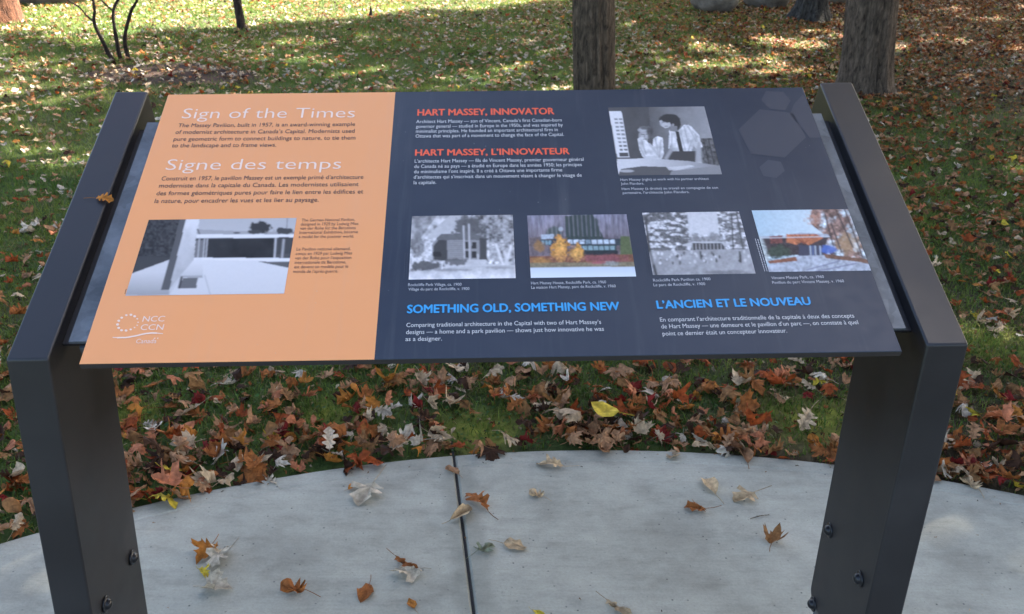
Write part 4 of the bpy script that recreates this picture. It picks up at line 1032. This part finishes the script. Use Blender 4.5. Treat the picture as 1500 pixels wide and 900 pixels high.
# leaves lying on the pad and a few standout ones on the grass, each placed stem end -> tip
SPOT = [
 ((568, 690), (531, 737), 'oak', 'bleached', 2, 1.3, 'long pale grey oak leaf left of the slab joint, curled lengthwise'),
 ((509, 719), (523, 714), 'oval', 'orange', 1, 1.2, 'tiny orange leaf scrap beside the long pale oak leaf'),
 ((404, 713), (388, 699), 'oak', 'bleached', 3, 1.2, 'small pale leaf on the rounded edge of the pad, left side'),
 ((677, 702), (655, 688), 'oval', 'pinkish tan', 2, 1.3, 'small pinkish leaf bridging the joint near the pad edge'),
 ((643, 768), (688, 750), 'oval', 'straw', 4, 1.2, 'tan leaf with long stem pointing left, tip over the joint'),
 ((727, 758), (692, 730), 'oak', 'orange brown', 5, 1.0, 'orange-brown oak leaf just right of the slab joint'),
 ((808, 740), (776, 723), 'oak', 'straw', 1, 1.4, 'pale curled oak leaf on the pad between joint and pad middle'),
 ((835, 686), (791, 685), 'oak', 'straw', 6, 1.3, 'pale oak leaf lying crosswise near the far pad edge'),
 ((727, 794), (768, 806), 'oval', 'straw', 3, 1.3, 'small tan rolled leaf with a thin stem, right of the joint'),
 ((683, 826), (719, 800), 'oak', 'greenish grey', 4, 1.3, 'green-grey oak leaf lying over the slab joint'),
 ((570, 809), (606, 834), 'oak', 'orange brown', 3, 1.1, 'brown-centred oak leaf of the pair left of the joint'),
 ((625, 833), (567, 845), 'maple', 'bleached', 2, 1.5, 'folded pale leaf with long stem, lower of the pair left of the joint'),
 ((544, 852), (532, 880), 'oval', 'orange brown', 5, 1.4, 'narrow orange-brown leaf standing on edge near the bottom middle'),
 ((470, 884), (413, 862), 'oak', 'orange brown', 1, 1.6, 'crumpled brown oak leaf at the bottom between left post and joint'),
 ((318, 797), (284, 830), 'maple', 'orange', 4, 1.6, 'curled orange-tan leaf, topmost left of the cluster by the left post'),
 ((341, 796), (310, 832), 'oak', 'bleached', 5, 1.5, 'pale grey twisted leaf leaning against the orange-tan leaf'),
 ((283, 838), (312, 850), 'maple', 'yellow', 1, 1.4, 'small golden leaf in the middle of the cluster by the left post'),
 ((292, 860), (348, 868), 'maple', 'bleached', 3, 1.3, 'grey-green serrated leaf at the bottom of the cluster by the left post'),
 ((1054, 732), (1029, 706), 'oval', 'straw', 6, 1.3, 'small tan leaf pointing at the viewer, right half of the pad'),
 ((1132, 719), (1083, 735), 'oak', 'straw', 2, 1.2, 'broad tan oak leaf on the pad left of the right post'),
 ((1057, 744), (1006, 749), 'oak', 'orange brown', 4, 1.2, 'orange-brown oak leaf lying crosswise below the small tan leaf'),
 ((1126, 806), (1139, 781), 'maple', 'tan brown', 5, 1.6, 'splayed two-lobed brown leaf standing on the pad by the right post'),
 ((1093, 690), (1083, 661), 'oval', 'pinkish tan', 4, 1.2, 'pale pinkish leaf overhanging the pad edge, right of centre'),
 ((876, 872), (918, 900), 'oak', 'straw', 3, 1.4, 'tan curled oak leaf at the bottom edge right of the joint'),
 ((780, 893), (796, 902), 'oval', 'yellow', 2, .6, 'bright yellow leaf scrap cut by the bottom of the view'),
 ((1438, 736), (1412, 702), 'oak', 'straw', 1, 1.4, 'pale tan leaf curling over the pad edge right of the right post'),
 ((607, 893), (600, 880), 'oval', 'orange', 3, 1.0, 'tiny orange leaf fragment below the brown and pale pair'),
]
for k, (a, b, kind, cname, var, cv, lab) in enumerate(SPOT):
    A = on_ground(*a); B = on_ground(*b); d = B - A; ln = d.length
    if ln > .15: ln = .15
    me = leaf_mesh(kind, var + 20, cname, cv)
    stem = .0 if (b[0] - a[0]) ** 2 + (b[1] - a[1]) ** 2 < 500 else .25
    s_ = ln / (1.0 + stem) * (1.15 if kind == 'maple' else 1.15)
    st_ = A + d.normalized() * (s_ * stem)
    o = bpy.data.objects.new(kind + '_leaf', me); link(o)
    o.location = (st_.x, st_.y, .0015); o.rotation_euler = (0, 0, math.atan2(-d.x, d.y)); o.scale = (s_ * (1 if kind == 'maple' else .85), s_, s_ * .62)
    tag(o, lab, 'leaf', 'fallen leaves on the concrete pad')
GR = [((905, 610), (868, 600), 'oval', 'yellow', 1, .5, .05, 'broad bright yellow leaf in the leaf pile behind the pad', 1.5),
      ((256, 712), (208, 700), 'maple', 'salmon', 2, .6, .045, 'large pinkish-red maple leaf near the pad edge beside the left post', 1.0),
      ((1492, 592), (1452, 580), 'maple', 'deep red', 1, .6, .04, 'deep red maple leaf at the right edge beyond the right post', 1.0),
      ((1470, 628), (1430, 612), 'maple', 'salmon', 3, .9, .04, 'salmon pink maple leaf beside the deep red one at the right', 1.0),
      ((1150, 560), (1112, 580), 'maple', 'rust red', 4, .8, .045, 'rust-red maple leaf on the grass below the right end of the panel', 1.0)]
for a, b, kind, cname, var, cv, z, lab, wsc in GR:
    A = on_ground(*a, z); B = on_ground(*b, z); d = B - A; s_ = min(.12, max(.085, d.length))
    o = bpy.data.objects.new(kind + '_leaf', leaf_mesh(kind, var + 30, cname, cv)); link(o)
    o.location = (A.x, A.y, z); o.rotation_euler = (.12, .1, math.atan2(-d.x, d.y)); o.scale = (s_ * wsc, s_, s_)
    tag(o, lab, 'leaf', 'fallen leaves on the grass behind the pad')
# leaf on the left post's sloping face
V0 = panel_sx(155, 291)
xl = XOFF - XO + TW * .5
def on_arm(px, py):
    o_ = Qt(0, NN, xl); es = Qt(1, NN, xl) - o_; ex = Qt(0, NN, xl + 1) - o_; n = es.cross(ex); v = ray(px, py); t = (o_ - EYE).dot(n) / v.dot(n); return EYE + v * t
A = on_arm(137, 291); B = on_arm(168, 292); d = B - A
o = bpy.data.objects.new('oak_leaf', leaf_mesh('oak', 26, 'orange', .5)); link(o)
yv = d.normalized(); zv = NV; xv = yv.cross(zv).normalized(); zv = xv.cross(yv)
mm = Matrix.Identity(4)
for i in range(3): mm[i][0] = xv[i]; mm[i][1] = yv[i]; mm[i][2] = zv[i]
s_ = d.length * .9
o.matrix_world = Matrix.Translation(A + yv * s_ * .15 + NV * .001) @ mm @ Matrix.Scale(s_, 4)
tag(o, 'small orange-tan leaf resting on the sloping face of the left post', 'leaf')
# thin twig on the pad
A, B = on_ground(1099, 761), on_ground(1127, 755)
def tube(path, rad, seg=8, cap=True):
    V, F = [], []; n = len(path)
    for i, p in enumerate(path):
        t = (Vector(path[min(i + 1, n - 1)]) - Vector(path[max(i - 1, 0)])).normalized()
        a = t.orthogonal().normalized() if i == 0 else (a - t * a.dot(t)).normalized()
        b = t.cross(a)
        for k in range(seg):
            th = 2 * math.pi * k / seg; r_ = rad[i]; V.append(tuple(Vector(p) + a * math.cos(th) * r_ + b * math.sin(th) * r_))
    for i in range(n - 1):
        for k in range(seg): F.append((i * seg + k, i * seg + (k + 1) % seg, (i + 1) * seg + (k + 1) % seg, (i + 1) * seg + k))
    if cap: F.append(tuple(range(seg))[::-1]); F.append(tuple((n - 1) * seg + k for k in range(seg)))
    return V, F
bark_c = lambda V, c: np.tile(np.array(c), (len(V), 1))
V, F = tube([A + Vector((0, 0, .002)), (A + B) / 2 + Vector((0, .002, .003)), B + Vector((0, 0, .002))], [.001, .0012, .0008], 5)
tag(mesh_obj('twig', V, F, M['bark'], vcol=bark_c(V, (.2, .15, .1))), 'thin dry twig on the pad below the splayed brown leaf', 'twig')

# ------------------------------------------------------------------ grass
def make_blades(n, xr, yr, h, w, seed, near):
    g = np.random.default_rng(seed)
    x = g.uniform(*xr, n); y = g.uniform(*yr, n)
    e = pad_dist(x, y); px, py, pz = to_px(np.c_[x, y, np.zeros(n)])
    k = (e > .012) & (px > -350) & (px < 1850) & (py > -40) & (pz > 0)
    dens = .35 + 1.0 * fbm(x * 2.2, y * 2.2, seed=61); dens *= np.clip(e / .5 + .35, 0, 1)
    d = np.hypot((x - MULCH[0]) / .62, (y - MULCH[1]) / .36); dens *= np.where(d < .95, .08, 1)
    dens *= np.where(x > 2.4, np.clip(1 - (x - 2.4 - 1.2 * (fbm(x, y, seed=41) - .5)) * .55, .15, 1), 1)
    for (tx, ty, tr) in ((2.88, 6.03, .3), (.87, 5.1, .16)): dens *= (np.hypot(x - tx, y - ty) > tr)
    k &= g.random(n) < dens
    x, y = x[k], y[k]; n = len(x)
    z = ground_z(x, y) - .003
    hh = h * g.uniform(.45, 1.15, n); ww = w * g.uniform(.7, 1.3, n); a = g.uniform(0, 2 * np.pi, n); le = g.uniform(.1, 1.3, n) * hh; la = g.uniform(0, 2 * np.pi, n)
    c1 = np.array([.075, .140, .024]); c2 = np.array([.19, .235, .045]); c3 = np.array([.20, .17, .08])
    t = np.clip(fbm(x * 3, y * 3, seed=63) * 1.6 - .3 + g.normal(0, .2, n), 0, 1)[:, None]
    c = c1 * (1 - t) + c2 * t; dry = (g.random(n) < .10 + .35 * np.clip(fbm(x * 4, y * 4, seed=64) * 2 - .8, 0, 1))[:, None]; c = np.where(dry, c3 * g.uniform(.5, 1.2, (n, 1)), c * g.uniform(.55, 1.25, (n, 1)))
    dx, dy = np.cos(a) * ww / 2, np.sin(a) * ww / 2; lx, ly = np.cos(la) * le, np.sin(la) * le
    b1 = np.c_[x - dx, y - dy, z]; b2 = np.c_[x + dx, y + dy, z]; tip = np.c_[x + lx, y + ly, z + hh * .85]
    if near:
        m1 = np.c_[x + lx * .35 - dx * .8, y + ly * .35 - dy * .8, z + hh * .6]; m2 = np.c_[x + lx * .35 + dx * .8, y + ly * .35 + dy * .8, z + hh * .6]
        V = np.stack([b1, b2, m2, m1, tip], 1).reshape(-1, 3); i = np.arange(n)[:, None] * 5
        T = np.concatenate([i + [0, 1, 2], i + [0, 2, 3], i + [3, 2, 4]]); C = np.repeat(c, 5, 0)
    else:
        V = np.stack([b1, b2, tip], 1).reshape(-1, 3); i = np.arange(n)[:, None] * 3; T = i + [0, 1, 2]; C = np.repeat(c, 3, 0)
    return V, T, C
A1 = make_blades(300000, (-3.4, 3.6), (-.4, 3.6), .034, .0036, 1, True)
A2 = make_blades(330000, (-5.5, 6.5), (3.5, 7.2), .042, .005, 2, False)
A3 = make_blades(300000, (-7.5, 9), (7.0, 13), .055, .009, 3, False)
# broad little clover leaves between the blades
g = np.random.default_rng(9); n = 46000
x = g.uniform(-3.2, 3.4, n); y = g.uniform(-.4, 3.6, n); e = pad_dist(x, y); px, py, pz = to_px(np.c_[x, y, np.zeros(n)])
k = (e > .02) & (px > -250) & (px < 1750) & (pz > 0) & (g.random(n) < np.clip((fbm(x * 2.5, y * 2.5, seed=65) - .4) * 4, .05, 1)); x, y = x[k], y[k]; n = len(x)
z = ground_z(x, y) + g.uniform(.004, .022, n); r_ = g.uniform(.003, .0065, n); ph = g.uniform(0, 6.28, n); tx, ty = g.normal(0, .3, n), g.normal(0, .3, n)
ring = []
for kk in range(6):
    th = ph + kk * np.pi / 3; ax, ay = np.cos(th) * r_, np.sin(th) * r_; ring.append(np.c_[x + ax, y + ay, z + ax * tx + ay * ty])
V4 = np.stack(ring, 1).reshape(-1, 3); i = np.arange(n)[:, None] * 6
T4 = np.concatenate([i + [0, 1, 2], i + [0, 2, 3], i + [0, 3, 4], i + [0, 4, 5]]); c4 = np.array([.035, .10, .022]) * g.uniform(.6, 1.5, (n, 1)) + np.array([.03, .01, 0]) * g.uniform(0, 1, (n, 1)); C4 = np.repeat(c4, 6, 0)
Vs, Ts, Cs, o_ = [], [], [], 0
for (V, T, C_) in (A1, A2, A3, (V4, T4, C4)): Vs.append(V); Ts.append(T + o_); Cs.append(C_); o_ += len(V)
me = fast_mesh('grass', np.concatenate(Vs), np.concatenate(Ts), M['grass'], np.concatenate(Cs))
print('grass tris', len(me.polygons))
tag(link(bpy.data.objects.new('grass', me)), 'short green lawn grass and clover growing between the fallen leaves', 'grass', kind='stuff')

# ------------------------------------------------------------------ trees
def trunk_geo(base, h, r0, r1, lean=(0, 0), flare=1.5, flare_h=.35, seed=0, seg=84, rows=110, ridge=.09, roots=5, zoom=1.0):
    zz = np.concatenate([np.linspace(-.12, 1.6, int(rows * .75)), np.linspace(1.65, h, int(rows * .25))])
    th = np.linspace(0, 2 * np.pi, seg, endpoint=False); T, Zg = np.meshgrid(th, zz)
    r = r0 + (r1 - r0) * np.clip(Zg / h, 0, 1)
    fl = np.exp(-np.clip(Zg, 0, None) / (flare_h * .45)) * (flare - 1)
    lob = .5 + .5 * np.cos(T * roots + seed) * np.cos(T * 2 + seed * 2)
    r = r * (1 + fl * (.45 + .9 * lob))
    cx_, sx_ = np.cos(T), np.sin(T)
    rid = 1 - np.abs(2 * fbm(cx_ * 6.5 * zoom + seed, sx_ * 6.5 * zoom + 7, Zg * 1.0, seed=seed + 1, oct=3) - 1) * 2.2
    rid2 = fbm(cx_ * 14 * zoom, sx_ * 14 * zoom, Zg * 3.5, seed=seed + 2, oct=3) - .5
    dsp = ridge * (np.clip(rid, -.6, 1) * .8 + rid2 * 1.0)
    R_ = r * (1 + dsp)
    X_ = base[0] + lean[0] * Zg / h + R_ * cx_; Y_ = base[1] + lean[1] * Zg / h + R_ * sx_
    V = np.stack([X_, Y_, Zg + base[2]], -1).reshape(-1, 3)
    idx = np.arange(len(zz) * seg).reshape(len(zz), seg); nx_ = np.roll(idx, -1, 1)
    F = np.stack([idx[:-1], nx_[:-1], nx_[1:], idx[1:]], -1).reshape(-1, 4)
    sh = np.clip(.75 + dsp.reshape(-1) / ridge * .45, .3, 1.5)
    return V, F, sh
def crown_leaves(center, rad, n, seed, hue, size=.18, gapfn=True):
    g = np.random.default_rng(seed)
    d = g.normal(size=(n, 3)); d /= np.linalg.norm(d, axis=1)[:, None]
    rr = g.random(n) ** .42
    P_ = d * rr[:, None] * np.array(rad) + np.array(center)
    cl = fbm(P_[:, 0] * .9, P_[:, 1] * .9, P_[:, 2] * .9, seed=seed)
    keep = cl > .30
    P_ = P_[keep]
    if gapfn:                                   # leaves dropped to shape gaps for the chosen sun patches
        t = P_[:, 2] / SUN.z; gx = P_[:, 0] - SUN.x * t; gy = P_[:, 1] - SUN.y * t
        keep = g.random(len(P_)) < np.clip(-np.log(np.clip(sun_gap(gx, gy), .004, .999)) / 5.0, 0, 1)
        P_ = P_[keep]
    n = len(P_)
    a = g.normal(size=(n, 3)); a /= np.linalg.norm(a, axis=1)[:, None]; b = np.cross(a, g.normal(size=(n, 3))); b /= np.linalg.norm(b, axis=1)[:, None]
    s = (size * g.uniform(.6, 1.3, n))[:, None]
    V = np.stack([P_ - a * s * .5, P_ + b * s * .32 - a * s * .1, P_ + a * s * .55, P_ - b * s * .32 - a * s * .1], 1).reshape(-1, 3)
    T = np.arange(n)[:, None] * 4 + [0, 1, 2, 3]
    c = np.array(hue) * g.uniform(.55, 1.5, (n, 1)) * (1 + np.array([.25, -.1, 0]) * g.normal(size=(n, 1)))
    return V, T, np.repeat(np.clip(c, .01, .8), 4, 0)
def limb_path(p0, p1, seed, n=7):
    r = random.Random(seed); p0, p1 = Vector(p0), Vector(p1); o = []
    for k in range(n):
        t = k / (n - 1); o.append(p0.lerp(p1, t) + Vector((r.uniform(-.12, .12), r.uniform(-.12, .12), .35 * math.sin(t * 2.2))) * (1 if 0 < k else 0))
    return o
def tree(x, y, h, r0, crowns, n_leaf, seed, hue, label, bark=(.085, .072, .058), lean=(0, 0), flare=1.5, flare_h=.4, detail=True, name='broadleaf_tree', ridge=.09, gap=True, r1=None, zoom=1.0, group=None, rows=None):
    gz = float(ground_z(x, y))
    t = empty(name, (x, y, gz)); tag(t, label, 'tree', group)
    V, F, sh = trunk_geo((0, 0, 0), h * .8, r0, r1 or r0 * .45, lean, flare, flare_h, seed, 84 if detail else 20, rows or (240 if detail else 36), ridge, zoom=zoom)
    mt = M['bark']
    me = fast_mesh('trunk', V, F, mt, np.array(bark) * sh[:, None], True)
    link(bpy.data.objects.new('trunk', me), t)
    rr = random.Random(seed)
    for k, (c, rad) in enumerate(crowns):
        # two limbs into every crown mass
        for q_ in range(2):
            hh = rr.uniform(.38, .6) * h; p0 = (lean[0] * hh / (h * .8), lean[1] * hh / (h * .8), hh)
            p1 = (c[0] - x + rr.uniform(-.5, .5) * rad[0], c[1] - y + rr.uniform(-.5, .5) * rad[1], c[2] + rr.uniform(-.1, .4) * rad[2])
            pa = limb_path(p0, p1, seed * 10 + k * 2 + q_)
            Vl, Fl = tube(pa, list(np.linspace(r0 * .38, r0 * .07, len(pa))), 8)
            mesh_obj('limb', Vl, Fl, M['bark'], t, True, vcol=bark_c(Vl, bark))
    Vs, Ts, Cs, o_ = [], [], [], 0
    for k, (c, rad) in enumerate(crowns):
        V, T, C_ = crown_leaves(c, rad, n_leaf // len(crowns), seed * 31 + k, hue, gapfn=gap)
        V = V - [x, y, gz]; Vs.append(V); Ts.append(T + o_); Cs.append(C_); o_ += len(V)
    me = fast_mesh('crown', np.concatenate(Vs), np.concatenate(Ts), M['crown'], np.concatenate(Cs))
    link(bpy.data.objects.new('crown', me), t)
    return t
GOLD = (.30, .19, .04); RUST = (.28, .10, .035); GREEN = (.09, .14, .03); OLIVE = (.17, .16, .04)
tree(2.88, 6.03, 12, .172, [((3.6, 6.6, 8.5), (3.2, 3.0, 3.0))], 9000, 3, OLIVE, 'thick furrowed tree trunk behind the right post, roots flaring into leaf litter', bark=(.12, .088, .062), flare=1.22, flare_h=.2, lean=(-.95, 0), ridge=.12, r1=.12)
pm = on_ground(871, 172)
tree(pm.x, pm.y, 11, .124, [((1.6, 5.9, 8.2), (2.8, 2.6, 2.8))], 8000, 5, GOLD, 'mid-sized brown tree trunk rising straight behind the navy half of the panel', bark=(.115, .082, .055), flare=1.1, flare_h=.15, lean=(-.7, 0), ridge=.085, r1=.10, zoom=1.2)
ps = on_ground(354, 42)
tree(ps.x, ps.y, 5, .036, [((-2.2, 8.2, 4.2), (1.0, 1.0, .9))], 700, 6, RUST, 'slim dark sapling trunk at the top left, between shrub and middle tree', bark=(.05, .037, .03), flare=1.25, flare_h=.12, lean=(-.35, 0), detail=False, name='young_tree', gap=True, rows=60)
pl = on_ground(-8, 30)
tree(pl.x, pl.y, 10, .215, [((-5.5, 9.0, 9.0), (2.2, 2.0, 2.4))], 3500, 7, RUST, 'reddish-brown trunk base cut by the top left corner of the view', bark=(.10, .040, .020), flare=1.15, flare_h=.25, ridge=.05)
pk = on_ground(1188, 27)
tree(pk.x, pk.y, 12, .13, [((4.6, 10.6, 8.5), (2.6, 2.4, 3.0))], 6000, 8, GOLD, 'dark tree foot with a root flare beside the boulders at the top right', bark=(.05, .045, .038), flare=1.9, flare_h=.3)
# unseen trees added off to the right so their crowns shade the sign
OFF = [(7.6, 8.4, 13), (10.6, 9.6, 14), (8.3, 4.6, 12), (12.6, 5.4, 14), (12.9, 12.4, 15), (9.3, 1.2, 12), (7.0, -3.2, 11), (12.2, 1.2, 13), (15.5, 17, 15), (18, 13, 15), (12, 18, 14), (8.9, 13.3, 13), (6.2, 13.2, 12)]
WHERE = ['nearest the path of the sun', 'behind the nearest one', 'level with the sign', 'farther right, level with the sign', 'farthest back', 'right of the pad', 'right of and behind the viewer', 'far right of the pad', 'deep in the group', 'at the far right', 'beyond the boulders, far right', 'behind the boulders to the right', 'right behind the boulders']
for k, (x, y, h) in enumerate(OFF):
    rr = random.Random(k)
    cr = [((x + rr.uniform(-.6, .6), y + rr.uniform(-.6, .6), h * .66), (3.3, 3.2, h * .27)), ((x - 1.4, y - .8, h * .5), (2.6, 2.4, h * .17)), ((x + 1.3, y + .6, h * .52), (2.6, 2.4, h * .18))]
    tree(x, y, h, rr.uniform(.17, .24), cr, 30000, 40 + k, [GOLD, RUST, OLIVE, GREEN][k % 4], 'unseen tree added for its shade, ' + WHERE[k], detail=False, group='unseen shade trees added out to the right')

# multi-stemmed shrub in its mulch ring
YS = on_ground(176, 93).y
zb = float(ground_z(on_ground(176, 93).x, YS))
root = on_ground(176, 93)
shrub = empty('shrub', (root.x, YS, zb)); tag(shrub, 'bare shrub of three forking dark stems in a mulch ring at the top left', 'shrub')
Z7 = lambda x, y: (60 + x / 7.5, y / 7.5)
def stem_path(pts, y0, dy):
    o = []
    for k, (a, b) in enumerate(pts):
        Y_ = YS + y0 + dy * k / len(pts); px, py = Z7(a, b); o.append(on_y(px, py, Y_) - Vector((root.x, YS, zb)))
    return o
def grow(path, n, dv, seed):
    r = random.Random(seed); p = list(path); d = (p[-1] - p[-2]).normalized()
    for k in range(n):
        d = (d + Vector((r.uniform(-.15, .15) + dv[0], r.uniform(-.15, .15) + dv[1], .12))).normalized(); p.append(p[-1] + d * .16)
    return p
SBK = (.038, .026, .020)
def stem(name, path, r0, r1, parent, seed):
    r = random.Random(seed)
    rad = [r0 + (r1 - r0) * k / (len(path) - 1) for k in range(len(path))]
    V, F = tube(path, [q_ * (1 + r.uniform(-.08, .08)) for q_ in rad], 10)
    return mesh_obj(name, V, F, M['bark'], parent, True, vcol=bark_c(V, SBK))
sA = stem_path([(812, 720), (790, 660), (740, 590), (700, 500), (655, 410), (620, 340), (595, 285), (580, 230), (583, 180), (590, 130), (583, 70), (572, 0)], 0, 0)
oA = stem('stem', grow(sA, 8, (-.02, .05), 1), .0165, .006, shrub, 1)
stem('branch', grow(stem_path([(583, 245), (545, 212), (500, 172), (460, 120), (410, 70), (350, 38), (290, 0)], 0, .05), 6, (-.08, 0), 2), .0075, .003, oA, 2)
sB = stem_path([(885, 720), (880, 660), (850, 560), (835, 470), (820, 380), (808, 310), (798, 240), (795, 180), (797, 118), (815, 60), (848, 0)], 0, .05)
oB = stem('stem', grow(sB, 8, (.03, -.03), 3), .0165, .006, shrub, 3)
stem('branch', grow(stem_path([(795, 125), (760, 95), (720, 62), (690, 28), (655, 0)], .05, .03), 6, (-.05, .03), 4), .0085, .003, oB, 4)
sC = stem_path([(972, 720), (968, 670), (950, 600), (932, 540), (922, 480), (922, 410), (930, 345), (950, 265), (972, 190), (985, 140), (1000, 98), (1030, 55), (1052, 15), (1058, -30)], 0, .02)
oC = stem('stem', grow(sC, 7, (.02, .02), 5), .0165, .006, shrub, 5)
stem('branch', stem_path([(975, 205), (958, 195), (945, 182)], .02, 0), .006, .002, oC, 6)
V, T, C_ = crown_leaves((0, 0, 2.3), (.9, .7, .8), 500, 77, RUST, .06, False)
me = fast_mesh('foliage', V, T, M['crown'], C_); link(bpy.data.objects.new('foliage', me), shrub)

# little broken stub in the lawn, top middle
b0 = on_ground(543, 24); V, F = tube([Vector((0, 0, -.02)), Vector((.0, 0, .03)), Vector((.004, 0, .07)), Vector((-.002, 0, .115))], [.03, .02, .012, .004], 8)
o = mesh_obj('stump', V, F, M['bark'], vcol=bark_c(V, (.04, .03, .025))); o.location = (b0.x, b0.y, float(ground_z(b0.x, b0.y)))
tag(o, 'tiny dark broken stub poking from the lawn at the top middle', 'stump')

# boulders
import bmesh
def boulder(px, py, w, dpt, h, seed, label, rot=0, group='boulders at the top right'):
    b = on_ground(px, py)
    bm = bmesh.new(); bmesh.ops.create_icosphere(bm, subdivisions=4, radius=1)
    co = np.array([v.co[:] for v in bm.verts])
    n = fbm(co[:, 0] * 1.3 + seed, co[:, 1] * 1.3, co[:, 2] * 1.3, seed=seed, oct=4); n2 = fbm(co[:, 0] * 5, co[:, 1] * 5 + seed, co[:, 2] * 5, seed=seed + 3)
    for v, a, c in zip(bm.verts, n, n2):
        k = .78 + .5 * (a - .5) * 2 * .55 + .05 * (c - .5)
        d = v.co.copy(); v.co = Vector((d.x * k * w, d.y * k * dpt, max(d.z, -.95) * k * h))
    me = bpy.data.meshes.new('boulder'); bm.to_mesh(me); bm.free(); me.polygons.foreach_set('use_smooth', np.ones(len(me.polygons), dtype=bool)); me.materials.append(M['stone'])
    o = link(bpy.data.objects.new('boulder', me)); o.location = (b.x, b.y + dpt * .75, h * .42); o.rotation_euler = (0, 0, rot); tag(o, label, 'boulder', group)
boulder(1052, 19, .30, .26, .26, 3, 'rounded light grey boulder, leftmost of those at the top right')
boulder(1127, 12, .34, .26, .30, 5, 'dark boulder between the light grey boulder and the tree foot')
boulder(1224, 6, .30, .24, .28, 8, 'dark boulder glimpsed just left of the thick tree trunk')
boulder(62, 6, .55, .3, .35, 11, 'low dark shape modelled as a boulder at the top left beside the reddish trunk', group=None)  # boulder form put in for a dark shape of unclear kind
print('done')
